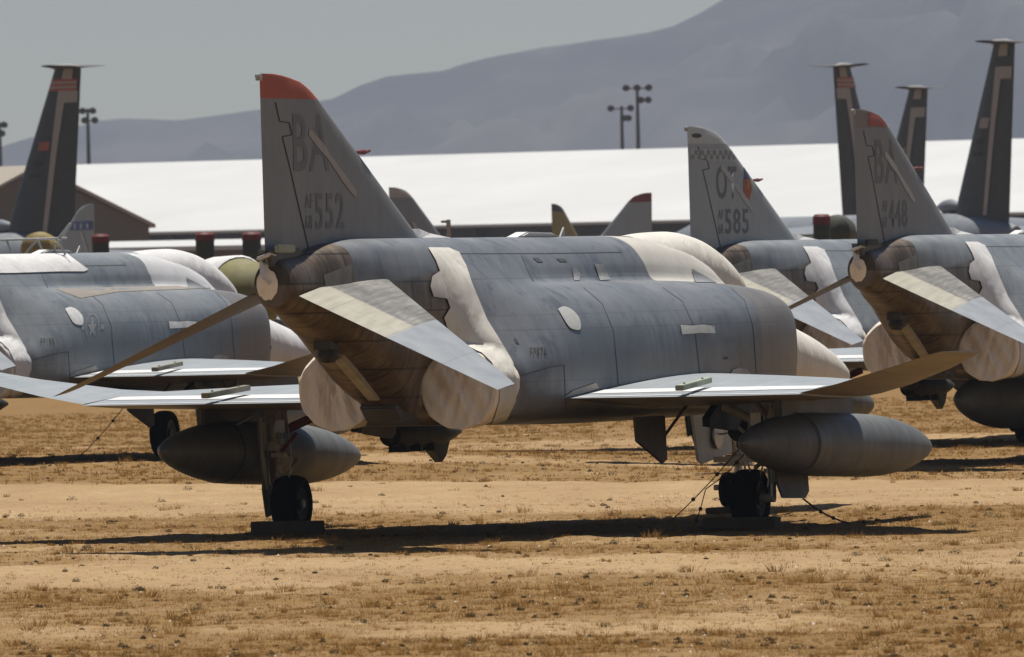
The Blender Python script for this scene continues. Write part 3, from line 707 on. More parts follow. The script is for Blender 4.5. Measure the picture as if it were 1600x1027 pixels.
lettering('67', (.346, .414, 3.368, 3.515), M['letter'], PR['fin'], tfin, bold=0)
decal('seal_strip', STRIP, M['patch'], PR['fin'], tfin, .008, 0)

PC = own(jetC)
set_mat(jetC, {'fuselage': M['fus_pale'], 'fin': M['fin_pale'], 'fin_cap': M['cap_white'], 'exhaust_cover': M['shade_tan_cover']})
common_marks(jetC, PC, M['white_cover'], M['patch'])
lettering('OT', (.33, .63, 3.90, 4.40), M['letter'], PC['fin'], tfin, bold=.012)
lettering('585', (.447, .80, 3.365, 3.747), M['letter'], PC['fin'], tfin, bold=.012)
lettering('AF', (.345, .425, 3.592, 3.735), M['letter'], PC['fin'], tfin, bold=0)
lettering('68', (.346, .414, 3.368, 3.515), M['letter'], PC['fin'], tfin, bold=0)
decal('seal_strip', STRIP, M['patch'], PC['fin'], tfin, .008, 0)


# ------------------------------------------------------------------ ground
def vnoise(x, y, seed=0):
    xi = np.floor(x).astype(np.int64); yi = np.floor(y).astype(np.int64); xf = x-xi; yf = y-yi
    def h(a, b):
        n = (a*374761393+b*668265263+seed*974634777) & 0xffffffff
        n = ((n ^ (n >> 13))*1274126177) & 0xffffffff
        return ((n ^ (n >> 16)) & 0xffff)/65535.
    u = xf*xf*(3-2*xf); v = yf*yf*(3-2*yf)
    return (h(xi, yi)*(1-u)+h(xi+1, yi)*u)*(1-v)+(h(xi, yi+1)*(1-u)+h(xi+1, yi+1)*u)*v
def height(x, y):
    near = np.clip((260-y)/60, 0, 1)*np.clip((y-70)/8, 0, 1)*np.clip((30-np.abs(x))/8, 0, 1)
    h = (vnoise(x*1.3+9, y*1.3, 1)-.5)*.034+(vnoise(x*4+3, y*4, 2)-.5)*.026+(vnoise(x*13, y*13, 3)-.5)*.012
    h += (vnoise(x*.12, y*.35, 4)-.5)*.05
    rise = .27*np.exp(-(((x+8)/9)**2+((y-172)/17)**2)**2)       # the low swell under the jet on the left
    return h*near+rise
def axis(spec):
    out = []
    for a, b, st in spec: out += list(np.arange(a, b, st))
    return np.array(out+[spec[-1][1]])
gx = axis([(-9000, -1000, 1000), (-1000, -100, 100), (-100, -20, 10), (-20, -9, .6), (-9, 9, .07), (9, 20, .6), (20, 100, 10), (100, 1000, 100), (1000, 9000, 1000)])
gy = axis([(-60, 70, 13), (70, 86, .6), (86, 140, .11), (140, 200, .2), (200, 260, .6), (260, 500, 10), (500, 2000, 100), (2000, 12000, 1000)])
X, Y = np.meshgrid(gx, gy); Z = height(X, Y)
def np_mesh(name, verts, faces, mats, uniform=4):
    me = bpy.data.meshes.new(name); nv = len(verts); nf = len(faces)
    me.vertices.add(nv); me.vertices.foreach_set('co', verts.astype(np.float32).ravel())
    me.loops.add(nf*uniform); me.loops.foreach_set('vertex_index', faces.astype(np.int32).ravel())
    me.polygons.add(nf); me.polygons.foreach_set('loop_start', np.arange(nf, dtype=np.int32)*uniform)
    me.update(calc_edges=True)
    for m in mats: me.materials.append(m)
    o = bpy.data.objects.new(name, me); COL.objects.link(o); return o
def grid_faces(ny, nx):
    i = np.arange(ny-1)[:, None]*nx+np.arange(nx-1)[None, :]
    return np.stack([i, i+1, i+nx+1, i+nx], -1).reshape(-1, 4)
# bands of grass and bare graded tracks run across the field
def grassy(x, y):
    k = np.array([-50, 86, 92, 96, 99, 103, 107, 110, 113, 119, 121, 135, 139, 141, 143, 156, 158, 165, 168, 172, 176, 181, 186, 196, 200, 208, 214, 260, 5000.])
    v = np.array([.6, .6, .75, .6, .7, .7, .8, .55, .12, .12, .6, .75, .75, .4, .0, .0, .7, .85, .3, .3, .95, .85, .35, .4, .95, .8, .95, .9, .9])
    yy = y+x*.15+(vnoise(x*.35, y*.2, 8)-.5)*3.5
    return np.clip(np.interp(yy, k, v)+(vnoise(x*.5+4, y*.22, 9)-.5)*.5+(vnoise(x*1.7, y*.8, 10)-.5)*.3, 0, 1)
def ground_mat():
    t = NT('dry_desert_ground')
    big = t.noise(.35, 5, .6, t.map((1, .6, 1))); med = t.noise(2.2, 6, .65); fine = t.noise(22, 4, .7); speck = t.noise(60, 2, .6)
    at = t.n.new('ShaderNodeAttribute'); at.attribute_name = 'cover'
    soil = t.ramp(t.mix(.45, big, med), [(.32, (.33, .21, .11)), (.5, (.41, .275, .14)), (.66, (.48, .335, .18))])
    turf = t.ramp(t.mix(.5, med, fine), [(.32, (.10, .052, .016)), (.5, (.225, .125, .038)), (.68, (.35, .21, .075))])
    m = t.step(t.math('ADD', at.outputs['Fac'], t.math('MULTIPLY', t.math('SUBTRACT', med, .5), 1.2)), .3, .75)
    col = t.mix(t.math('MULTIPLY', m, .85), soil, turf)
    col = t.mix(t.math('MULTIPLY', t.step(fine, .54, .68), .75), col, (.13, .08, .04))
    col = t.mix(t.math('MULTIPLY', t.step(speck, .66, .72), .6), col, (.56, .45, .32))
    t.bump(t.mix(.4, fine, speck), .6, .02)
    return t.done(col, .95, 0, .1)
gnd = np_mesh('ground', np.stack([X, Y, Z], -1).reshape(-1, 3), grid_faces(*X.shape), [ground_mat()])
gnd.data.attributes.new('cover', 'FLOAT', 'POINT').data.foreach_set('value', grassy(X, Y).astype(np.float32).ravel())
gnd.data.polygons.foreach_set('use_smooth', np.ones(len(gnd.data.polygons), bool)); tag(gnd, kind='structure')

# tufts of dry grass, small dark weeds and pebbles
def tufts(n, xr, yr, dens, hmin, hmax, nb, spread, width, seed):
    r = np.random.default_rng(seed)
    y = yr[0]+(yr[1]-yr[0])*r.random(n)**1.15; x = (r.random(n)*2-1)*(xr*y/124.); 
    keep = dens(x, y) > r.random(n); x = x[keep]; y = y[keep]; n = len(x)
    sz = hmin+(hmax-hmin)*r.random(n)**2.2
    th = r.random((n, nb))*2*PI; rr = spread*sz[:, None]*np.sqrt(r.random((n, nb)))
    bx = x[:, None]+rr*np.cos(th); by = y[:, None]+rr*np.sin(th)
    hh = sz[:, None]*(.5+.5*r.random((n, nb))); ln = hh*(.25+.6*r.random((n, nb)))
    a2 = th+r.normal(0, .7, (n, nb)); tx = bx+ln*np.cos(a2); ty = by+ln*np.sin(a2)
    z0 = height(bx, by)-.004; w = width*(.6+.8*r.random((n, nb))); pa = r.random((n, nb))*PI
    v0 = np.stack([bx-w*np.cos(pa), by-w*np.sin(pa), z0], -1); v1 = np.stack([bx+w*np.cos(pa), by+w*np.sin(pa), z0], -1)
    v2 = np.stack([tx, ty, z0+hh], -1)
    V = np.stack([v0, v1, v2], 2).reshape(-1, 3); F = np.arange(len(V)).reshape(-1, 3)
    return V, F
def leaf_mat(name, a, b, c):
    t = NT(name); n = t.noise(1.3, 3); f = t.noise(25, 2)
    col = t.ramp(t.mix(.5, n, f), [(.33, a), (.5, b), (.66, c)])
    m = t.done(col, .9, 0, .1)
    tr = t.n.new('ShaderNodeBsdfTranslucent'); t.link(col, tr.inputs[0]); mx = t.n.new('ShaderNodeMixShader'); mx.inputs[0].default_value = .35
    out = t.n['Material Output']; t.link(t.b.outputs[0], mx.inputs[1]); t.link(tr.outputs[0], mx.inputs[2]); t.link(mx.outputs[0], out.inputs[0])
    return m
dry = leaf_mat('dry_grass_blades', (.21, .10, .025), (.38, .205, .056), (.50, .30, .11))
weed = leaf_mat('dark_weed_leaves', (.045, .035, .02), (.09, .07, .035), (.15, .11, .055))
V, F = tufts(170000, 8.5, (84, 150), lambda x, y: .06+.9*grassy(x, y)**2, .010, .055, 7, 1.0, .0028, 11)
V2, F2 = tufts(60000, 9.5, (150, 250), lambda x, y: grassy(x, y)**2*.9, .02, .07, 8, 1.3, .007, 12)
V3, F3 = tufts(9000, 8.5, (84, 250), lambda x, y: .03+.75*np.clip(grassy(x, y)*1.3-.35, 0, 1)**1.5, .03, .125, 46, .75, .0035, 14)
g = np_mesh('dry_grass', np.concatenate([V, V2, V3]), np.concatenate([F, F2+len(V), F3+len(V)+len(V2)]), [dry], 3)
tag(g, 'short dry golden grass scattered over the desert ground', 'grass', None, 'stuff')
def bushes(n, seed, lo, hi, nl):
    r = np.random.default_rng(seed); y = 84+110*r.random(n)**1.3; x = (r.random(n)*2-1)*8.5*y/124
    keep = .06+.7*grassy(x, y)**2 > r.random(n); x = x[keep]; y = y[keep]; n = len(x)
    R_ = lo+(hi-lo)*r.random(n)**2.5; a = r.random((n, nl))*2*PI; q = np.sqrt(r.random((n, nl)))*R_[:, None]; zz = r.random((n, nl))*np.sqrt(np.clip(1-(q/R_[:, None])**2, 0, 1))*R_[:, None]*.9
    c = np.stack([x[:, None]+q*np.cos(a), y[:, None]+q*np.sin(a), height(x, y)[:, None]+zz], -1)
    d = r.normal(0, 1, (n, nl, 2, 3)); d /= np.linalg.norm(d, axis=-1, keepdims=True); sz = (.006+.012*r.random((n, nl)))[..., None]
    V = np.stack([c, c+d[:, :, 0]*sz, c+d[:, :, 1]*sz*.7], 2).reshape(-1, 3); return V, np.arange(len(V)).reshape(-1, 3)
V, F = bushes(3000, 13, .02, .075, 130)
g = np_mesh('low_weeds', V, F, [weed], 3)
tag(g, 'low dark weeds dotted over the sandy ground', 'weeds', None, 'stuff')
# pebbles
r = np.random.default_rng(5); n = 4500
py = 84+66*r.random(n)**1.2; px_ = (r.random(n)*2-1)*8.5*py/124; s = .004+.013*r.random(n)**4
oct_ = np.array([(1, 0, 0), (0, 1, 0), (-1, 0, 0), (0, -1, 0), (0, 0, .75), (0, 0, -.5)], float)
V = np.stack([px_, py, height(px_, py)], -1)[:, None, :]+oct_[None]*s[:, None, None]*(.6+.8*r.random((n, 6, 1)))
F = np.array([(0, 1, 4), (1, 2, 4), (2, 3, 4), (3, 0, 4)])[None]+np.arange(n)[:, None, None]*6
stone = paint('pale_pebbles', (.50, .42, .33), .5, .8, False, 3)
g = np_mesh('pebbles', V.reshape(-1, 3), F.reshape(-1, 3), [stone], 3); tag(g, 'small pale pebbles scattered over the sandy ground', 'pebbles', None, 'stuff')

# ------------------------------------------------------------------ things lying around the jet in front
TH = MAIN['rz']
def W(u, v, w=0, loc=MAIN['loc'], rz=TH):
    c, s_ = math.cos(rz), math.sin(rz); x, y = u, -v
    return (loc[0]+c*x-s_*y, loc[1]+s_*x+c*y, loc[2]+w)
def block(name, c, d, rz, mat, label, cat, group=None, tilt=0):
    m = MB(); m.box((0, 0, d[2]/2), d); o = m.build(name, mat, None, False, None, .008)
    o.location = c; o.rotation_euler = (0, tilt, rz); return tag(o, label, cat, group)
GC = 'timber blocks at the wheels of the jet in front'
block('timber_block', W(7.12, -2.60), (.22, .80, .15), TH, M['wood'], 'dark timber block behind the left wheel, near the round exhaust covers', 'timber block', GC)
block('timber_block', W(7.15, 2.72), (.22, .84, .13), TH, M['wood'], 'brown timber block behind the right main wheel below the big drop tank', 'timber block', GC)
block('timber_block', W(15.0, -.04), (.5, .52, .07), TH, M['wood'], 'small timber block under the nose wheels, just left of the right main wheel', 'timber block', GC)
GP = 'short planks lying on the wings'
def plank(u, v, z, ln, rz, mat, label, root=None, ry=0):
    lc = (root or MAIN); p = W(u, v, z, lc['loc'], lc['rz'])
    m = MB(); m.box((0, 0, .03), (ln, .09, .06)); m.box((-ln*.32, 0, .068), (.03, .03, .015)); m.box((ln*.3, 0, .068), (.03, .03, .015))
    o = m.build('plank', mat, None, False, None, .006); o.location = p; o.rotation_euler = (0, ry, lc['rz']+rz); return tag(o, label, 'plank', GP)
LL = dict(loc=(-9.35, 162.8, 0), rz=PI/2-math.radians(19.8))
plank(5.62, 2.72, 1.585, 1.15, .05, M['green_wood'], 'pale green plank lying on the right wing of the nearest jet', None, -.06)
plank(5.62, -2.72, 1.585, 1.15, -.05, M['grey_wood'], 'grey weathered plank lying on the left wing of the nearest jet', None, -.06)
plank(5.62, 2.72, 1.585, 1.15, .05, M['grey_wood'], 'grey plank on the wing of the jet at the left edge', LL, -.06)
def chain(name, pts, label, extra=None, rr=.006):
    m = MB()
    for a, b in pts:
        a = Vector(a); b = Vector(b); n = max(4, int((b-a).length/.3))
        P_ = [a.lerp(b, i/n)-Vector((0, 0, .05*math.sin(PI*i/n))) for i in range(n+1)]
        m.tube(P_, rr, 6)
        for q in (.35, .6): m.lathe(a.lerp(b, q)-Vector((0, 0, .045)), (b-a), [(-.03, .005), (-.01, .022), (.012, .022), (.03, .005)], 8)
    o = m.build(name, M['chain'], None, True, 30); return tag(o, label, 'chain')
p0 = Vector(W(7.45, 2.75, .98)); p1 = Vector(W(5.2, 2.55, .0))
k = Vector(W(6.35, 2.62, .46))
chain('tie_down_chain', [(W(7.5, 2.72, 1.02), W(5.0, 2.45, -.01)), (W(7.5, 2.76, .95), W(6.3, 2.6, .46)), (W(6.3, 2.6, .46), W(5.7, 2.62, -.01))], 'thin rusty tie-down chains slanting from the right main gear to the ground')
chain('tie_down_chain', [(W(8.3, 3.05, .30), W(9.3, 3.3, -.01))], 'short chain stub lying out beside the right main wheel', rr=.01)
chain('tie_down_chain', [(W(8.9, .9, 1.2, **LL), W(7.9, .35, .24, **LL))], 'tie-down chain under the jet at the left edge, by a black wheel')
o = wheel_mb((0, 0, .34), .34, .26).build('spare_wheel', [M['rubber'], M['rim']], None, True, 30)
o.location = W(9.2, 1.25, .27, **LL); o.rotation_euler = (0, 0, LL['rz']); tag(o, 'black wheel standing on the ground under the jet at the left edge', 'wheel')

# ------------------------------------------------------------------ marks of the distant fighter fins
olive = paint('fin_olive_paint', (.30, .215, .045), .3, .6); darkred = paint('fin_dark_red', (.22, .03, .02), .2, .6)
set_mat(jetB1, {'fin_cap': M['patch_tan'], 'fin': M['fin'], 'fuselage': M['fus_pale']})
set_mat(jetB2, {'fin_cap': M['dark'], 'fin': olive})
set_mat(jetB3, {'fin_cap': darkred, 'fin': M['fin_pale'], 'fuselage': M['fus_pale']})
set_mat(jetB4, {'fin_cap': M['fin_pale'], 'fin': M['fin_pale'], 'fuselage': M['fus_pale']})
def fin_of(root): return [c for c in kids(root) if c.name.startswith('fin') and not c.name.startswith('fin_')][0]
decal('seal_strip', [(.42, 4.15), (.52, 4.1), (.95, 3.35), (.85, 3.3), (.6, 3.7)], M['patch_tan'], fin_of(jetB1), tfin, .02, 0)
decal('fin_marking', [(.34, 3.3), (.5, 3.3), (.52, 4.3), (.42, 4.3)], M['patch_tan'], fin_of(jetB3), tfin, .02, 0)

def side_decal(name, polys, mat, parent, tree, s=1, off=.02):
    """flat marking on the flank of a fin: (u, w) seen square on from starboard (s=1) or port"""
    bm = bmesh.new()
    for p in polys: bm.faces.new([bm.verts.new((a, w, 0)) for a, w in p])
    bmesh.ops.triangulate(bm, faces=bm.faces[:]); bmesh.ops.subdivide_edges(bm, edges=bm.edges[:], cuts=4, use_grid_fill=True)
    for v in list(bm.verts):
        h, n, i, d = tree.ray_cast(Vector((v.co.x, -9*s, v.co.y)), Vector((0, s, 0)))
        if h is None: bm.verts.remove(v)
        else: v.co = h+Vector((0, -off*s, 0))
    return bm_obj(bm, name, mat, parent)
blue = paint('fin_blue_band', (.035, .09, .28), .2, .5); whitep = paint('fin_white_mark', (.6, .6, .6), .1, .5)
fb = fin_of(jetB4)
side_decal('fin_band', [[(-.1, 4.25), (1.9, 4.25), (1.65, 4.5), (-.1, 4.5)]], blue, fb, tfin, -1)
def star(cx, cy, r_, n=5, inn=.42):
    return [(cx+(r_ if i % 2 == 0 else r_*inn)*math.sin(i*PI/n), cy+(r_ if i % 2 == 0 else r_*inn)*math.cos(i*PI/n)) for i in range(2*n)]
for q in (.25, .8, 1.35): side_decal('fin_band_star', [star(q, 4.37, .13)], whitep, fb, tfin, -1, .035)
side_decal('fin_marking', [[(.3, 3.6), (.45, 3.6), (.9, 4.2), (.75, 4.2)]], whitep, fb, tfin, -1)

# marks on 585: checkered band and shield; 448: half red cap
fc = fin_of(jetC); chk = []
for i in range(16):
    for j in range(2):
        if (i+j) % 2 == 0: chk.append([(-.12+i*.125, 4.50+j*.07), (.005+i*.125, 4.50+j*.07), (.005+i*.125, 4.57+j*.07), (-.12+i*.125, 4.57+j*.07)])
side_decal('checker_band', [[(-.14, 4.48), (1.9, 4.48), (1.62, 4.66), (-.14, 4.66)]], M['patch'], fc, tfin, 1, .004)
side_decal('checker_square', chk, M['fin'], fc, tfin, 1, .008)
def ovalp(cx, cy, a, b, n=20, k0=0, k1=1): return [(cx+a*math.cos(2*PI*(k0+(k1-k0)*i/n)), cy+b*math.sin(2*PI*(k0+(k1-k0)*i/n))) for i in range(n)]
side_decal('shield_badge', [[(2.0, 4.02), (2.22, 3.86), (2.4, 4.06), (2.36, 4.22), (2.04, 4.22)]], paint('badge_orange', (.42, .08, .02), .2, .6), fc, tfin, 1, .006)
side_decal('shield_badge', [[(2.08, 4.2), (2.34, 4.2), (2.30, 4.36), (2.2, 4.42), (2.1, 4.36)]], paint('badge_blue', (.04, .06, .16), .2, .6), fc, tfin, 1, .007)
side_decal('shield_badge', [[(2.15, 4.06), (2.27, 4.06), (2.24, 4.2), (2.18, 4.2)]], paint('badge_yellow', (.4, .25, .04), .2, .6), fc, tfin, 1, .010)
capC = [c for c in kids(fc) if c.name.startswith('fin_cap')][0]; side_decal('cap_hole', [ovalp(.12, 4.86, .2, .035)], M['dark'], capC, bvh_of(capC), 1, .004)
fr = fin_of(jetR); capR = [c for c in kids(fr) if c.name.startswith('fin_cap')][0]; tcap = bvh_of(capR)
side_decal('cap_paint', [[(.35, 4.765), (1.30, 4.765), (1.12, 4.86), (.9, 4.92), (.55, 4.96), (.4, 4.95)]], M['red_worn'], capR, tcap, 1, .004)

# ------------------------------------------------------------------ large grey transports seen by their tall fins
tgrey = paint('transport_dark_grey', (.052, .055, .05), .15, .6); tlight = paint('transport_pale_fuselage', (.22, .235, .25), .12, .45)
tseal = paint('transport_seal_strip', (.42, .38, .34), .15, .6); flagr = paint('fin_flag_red', (.42, .10, .06), .2, .6); flagw = paint('fin_flag_white', (.40, .34, .30), .2, .6)
def transport(loc, head, top, label, flag=True, lf=1):
    root = empty('transport_plane', loc, PI/2-math.radians(head)); tag(root, label, 'transport plane', 'transport planes with tall dark tails')
    m = MB(); rows = []
    for u, r_, zc in ((-.6, .25, 4.0), (0, .7, 3.75), (1.2, 1.15, 3.55), (3, 1.6, 3.3), (8, 1.65, 3.25), (15, 1.65, 3.25), (18, 1.6, 3.2), (19.6, 1.25, 3.0), (20.6, .75, 2.8), (21, .1, 2.7)):
        u *= lf; rows.append([(u, r_*math.cos(q*PI/14), zc+r_*math.sin(q*PI/14)) for q in range(28)])
    m.grid(rows, 0, True); m.add(rows[0], [tuple(range(28))]); f = m.build('fuselage', tlight, root, True, 50)
    m = MB(); m.prism([(18.9*lf, -.9, 4.0), (19.7*lf, -.75, 3.8), (19.6*lf, -.75, 3.5), (18.8*lf, -1.0, 3.6)], (0, 1.8, 0)); m.build('cockpit_window', M['dark'], f, False, None, .03)
    m = MB()
    def row(z):
        t_ = (z-4.6)/(top-4.6); ul = 4.2-3.5*t_; ut = -.3-.7*t_; ch = ul-ut
        return [(ul-ch*x, y_*ch*.05, z) for x, y_ in ((0, 0), (.1, 1), (.35, 1.3), (.7, .8), (1, .05), (.7, -.8), (.35, -1.3), (.1, -1))]
    zz = [4.2, 4.6, 6, 8, 10, top]; rows = [row(z) for z in zz]; m.grid(rows, 0, True); m.add(rows[-1], [tuple(range(8))])
    fin_ = m.build('fin', tgrey, root, True, 40); tr_ = bvh_of(fin_)
    for s_ in (1, -1):
        def q(a, t_): ul = 4.2-3.5*t_; ut = -.3-.7*t_; return (ul+(ut-ul)*a, 4.6+(top-4.6)*t_)
        side_decal('seal_strip', [[q(.60, .02), q(.66, .02), q(.62, .55), q(.5, .55)], [q(.5, .55), q(.62, .55), q(.62, .80), q(.42, .80)], [q(.42, .80), q(.95, .80), q(.95, .87), q(.40, .87)], [q(.42, .93), q(.75, .93), q(.75, .999), q(.42, .999)]], tseal, fin_, tr_, s_, .03)
        if flag:
            for b_ in range(5):
                t0 = .87+.012*b_*1.15; side_decal('fin_flag', [[q(.06, t0), q(.92, t0), q(.92, t0+.0135), q(.06, t0+.0135)]], flagr if b_ % 2 == 0 else flagw, fin_, tr_, s_, .045)
            side_decal('fin_flag', [[q(.22, .52), q(.46, .52), q(.46, .57), q(.22, .57)]], flagr, fin_, tr_, s_, .03)
        else: side_decal('fin_flag', [[q(.22, .52), q(.46, .52), q(.46, .58), q(.22, .58)]], flagw, fin_, tr_, s_, .03)
        side_decal('fin_code', [[q(.22, .43), q(.4, .43), q(.4, .46), q(.22, .46)]], M['dark'], fin_, tr_, s_, .03)
        side_decal('fin_code', [[q(.2, .36), q(.42, .36), q(.42, .385), q(.2, .385)]], M['dark'], fin_, tr_, s_, .03)
    m = MB()
    for s_ in (1, -1): m.grid(foil_rows([(0, .9, -1.5, top+.06, top+.04, .06), (s_*1.2, .3, -1.4, top+.12, top+.1, .05)], 8))
    m.build('tailplane', tgrey, root, True, 40)
    m = MB(); m.lathe((.5, 0, top+.08), (-1, 0, 0), [(-.5, .01), (-.2, .12), (.8, .13), (1.4, .02)], 12); m.build('fin_bullet', tseal, root, True, 40)
    m = MB(); m.lathe((4.4, 0, 5.15), (-1, 0, 0), [(-1.2, .02), (-.5, .28), (0, .34), (.6, .2), (1.2, .05)], 14); m.build('fin_root_fairing', tlight, root, True, 40)
    m = MB()
    for s_ in (1, -1): m.grid(foil_rows([(s_*1.2, 13.6, 9.0, 4.3, 4.2, .1), (s_*13, 8.6, 6.8, 3.9, 3.85, .09)], 8))
    m.build('wing', tlight, root, True, 40)
    m = MB(); m.tube([(17.3, 0, 1.8), (17.3, 0, .5)], .12, 8); m.tube([(10, 1.5, 2), (10, 1.5, .6)], .16, 8); m.tube([(10, -1.5, 2), (10, -1.5, .6)], .16, 8)
    for c in ((17.3, 0, .45), (10, 1.5, .55), (10, -1.5, .55)): m.lathe(c, (0, 1, 0), [(-.2, .01), (-.2, c[2]*.8), (-.1, c[2]), (.1, c[2]), (.2, c[2]*.8), (.2, .01)], 18)
    m.build('landing_gear', M['dark'], root, True, 40)
    return root
transport((-19.3, 517, 0), -45, 12.0, 'transport plane at far left whose tall dark fin carries a red striped flag')
transport((21.2, 505, 0), -30, 12.05, 'nearest transport plane at right, with the tallest dark fin', False, 1.4)
transport((21.9, 632, 0), -34, 12.0, 'transport plane whose small dark fin rises between the two other right-hand ones', False)
transport((15.8, 555, 0), 30, 12.0, 'transport plane facing right, dark fin with striped flag left of tail 448')

# ------------------------------------------------------------------ sheds
def corrugated(name, c, period, axis_, var=.08, rough=.6):
    t = NT(name); x, y, z = t.sep(); src = {'x': x, 'y': y, 'z': z}[axis_]
    w = t.math('SINE', t.math('MULTIPLY', src, 2*PI/period))
    n = t.noise(.08, 5, .6); col = t.ramp(n, [(.3, mul(c, 1-var)), (.7, c)])
    t.bump(w, .5, .03); return t.done(col, rough)
white_roof = corrugated('white_roof_sheet', (.66, .66, .64), .9, 'x', .12); shed_wall = corrugated('dark_open_shed_wall', (.035, .03, .025), .9, 'x', .3)
tan_wall = corrugated('tan_shed_wall', (.17, .135, .10), .6, 'x', .1); tan_roof = corrugated('tan_shed_roof', (.40, .35, .27), .7, 'x', .1)
def shed(name, loc, rz, ln, wd, eave, ridge, wm, rm, label, over=.8, cat='hangar'):
    root = empty(name, loc, rz); tag(root, label, cat)
    m = MB(); h = wd/2
    m.add([(-ln/2, -h, 0), (ln/2, -h, 0), (ln/2, -h, eave), (-ln/2, -h, eave), (-ln/2, h, 0), (ln/2, h, 0), (ln/2, h, eave), (-ln/2, h, eave), (-ln/2, 0, ridge-.15), (ln/2, 0, ridge-.15)],
          [(0, 1, 2, 3), (5, 4, 7, 6), (4, 0, 3, 8, 7), (1, 5, 6, 9, 2)]); m.build('wall', wm, root)
    m = MB(); sl = (ridge-eave)/h; e = over
    for s_ in (-1, 1):
        a = [(-ln/2-e, s_*(h+e), eave-sl*e), (ln/2+e, s_*(h+e), eave-sl*e), (ln/2+e, 0, ridge), (-ln/2-e, 0, ridge)]
        m.prism(a, (0, 0, .22))
    m.build('roof', rm, root); return root
big = shed('hangar', (60, 962, 0), math.radians(-38), 560, 90, 6.35, 12.5, shed_wall, white_roof, 'long white roofed hangar with a dark open side, stretching behind all the aircraft', 1.0)
m = MB(); m.box((0, -45.6, 3.1), (.35, .35, 6.2)); po = m.build('post', shed_wall, big); po.location.x = -276
for i in range(1, 70):
    c = po.copy(); COL.objects.link(c); c.parent = big; c.location.x = -276+i*8
sh = shed('shed', (-42.7, 740, 0), math.radians(-62), 60, 15.2, 5.9, 9.45, tan_wall, tan_roof, 'tan gabled shed behind the dark tail fin at far left', .3, 'shed')
shed('low_building', (-12.3, 600, 0), math.radians(-2), 16.5, 9, 4.12, 4.42, tan_wall, white_roof, 'low brown building with a thin white roof edge behind the jet at left', .4, 'building')

# storage drums with red lids on stands, behind the front rows
def drum(x, y, z, r_, h, lid, label):
    root = empty('storage_drum', (x, y, 0)); tag(root, label, 'drum', 'red capped drums behind the jets')
    m = MB(); m.lathe((0, 0, z), (0, 0, 1), [(0, .01), (0, r_*.96), (.04, r_), (h*.33, r_), (h*.35, r_*1.04), (h*.37, r_), (h*.66, r_), (h*.68, r_*1.04), (h*.7, r_), (h, r_*.98), (h, .01)], 20); b = m.build('drum_body', M['olive_green'], root, True, 30)
    m = MB(); m.lathe((0, 0, z+h), (0, 0, 1), [(0, .01), (0, r_*1.05), (lid, r_*1.02), (lid+.06, r_*.8), (lid+.07, .01)], 20); m.build('lid', M['redpart'], root, True, 30)
    m = MB()
    for sx, sy in ((1, 1), (1, -1), (-1, 1), (-1, -1)): m.box((sx*r_*.7, sy*r_*.7, z/2), (.08, .08, z))
    m.box((0, 0, z-.04), (r_*1.6, r_*1.6, .07)); m.build('stand', M['chain'], root)
def wx(xpx, y, up=4): return (xpx+up-800)*y/18460
drum(wx(156, 300), 300, 2.6, .22, 1.15, .16, 'red lidded drum nearest the left edge, right of the small fin with stars')
drum(wx(319, 300), 300, 2.7, .24, 1.05, .16, 'red lidded drum above the canopy sheeting of the left jet')
drum(wx(392, 300), 300, 2.7, .24, 1.05, .14, 'red lidded drum just left of the rudder marked 552')
drum(wx(1283, 300), 300, 2.65, .22, 1.2, .2, 'red lidded drum left of the rudder marked 448')
def pod(x, y, label, mt):
    root = empty('engine_pod', (x, y, 0)); tag(root, label, 'engine pod')
    m = MB(); m.lathe((0, 0, 3.7), (-.25, -1, 0), [(-.9, .1), (-.6, .4), (0, .48), (.45, .45), (.6, .3), (.66, .01)], 24); m.build('cowl', mt, root, True, 40)
    m = MB(); m.box((-.3, .2, 1.6), (.1, .1, 3.2)); m.box((.3, .2, 1.6), (.1, .1, 3.2)); m.box((0, .2, 3.18), (.8, .5, .08)); m.build('stand', M['chain'], root)
pod(wx(62, 330), 330, 'yellowish olive engine pod at far left below the tall dark fin', olive)
pod(wx(1308, 320), 320, 'dark olive pod left of the rudder marked 448', M['olive_green'])
# bulbous olive aircraft canopy behind the tail cone of the front jet
root = empty('olive_pod_cover', (wx(376, 185), 185, 0)); tag(root, 'large olive rounded pod with white sealed top, left of the tail cone of jet 552', 'covered pod')
m = MB(); m.lathe((0, 0, 2.55), (.55, -.8, 0), [(-1.8, .01), (-1.5, .36), (-.7, .56), (0, .6), (.35, .53), (.6, .33), (.7, .01)], 26); m.build('pod_shell', M['olive'], root, True, 50)
m = MB(); m.lathe((.0, 0, 2.58), (.55, -.8, 0), [(-1.82, .02), (-1.5, .40), (-.7, .60), (-.1, .62), (-.05, .59)], 26); m.build('pod_seal', M['white_cover'], root, True, 50)
m = MB(); m.box((-.2, .2, 1.0), (.1, .1, 2.0)); m.box((.2, .3, 1.0), (.1, .1, 2.0)); m.box((0, .25, 1.99), (.6, .5, .06)); m.build('stand', M['chain'], root)
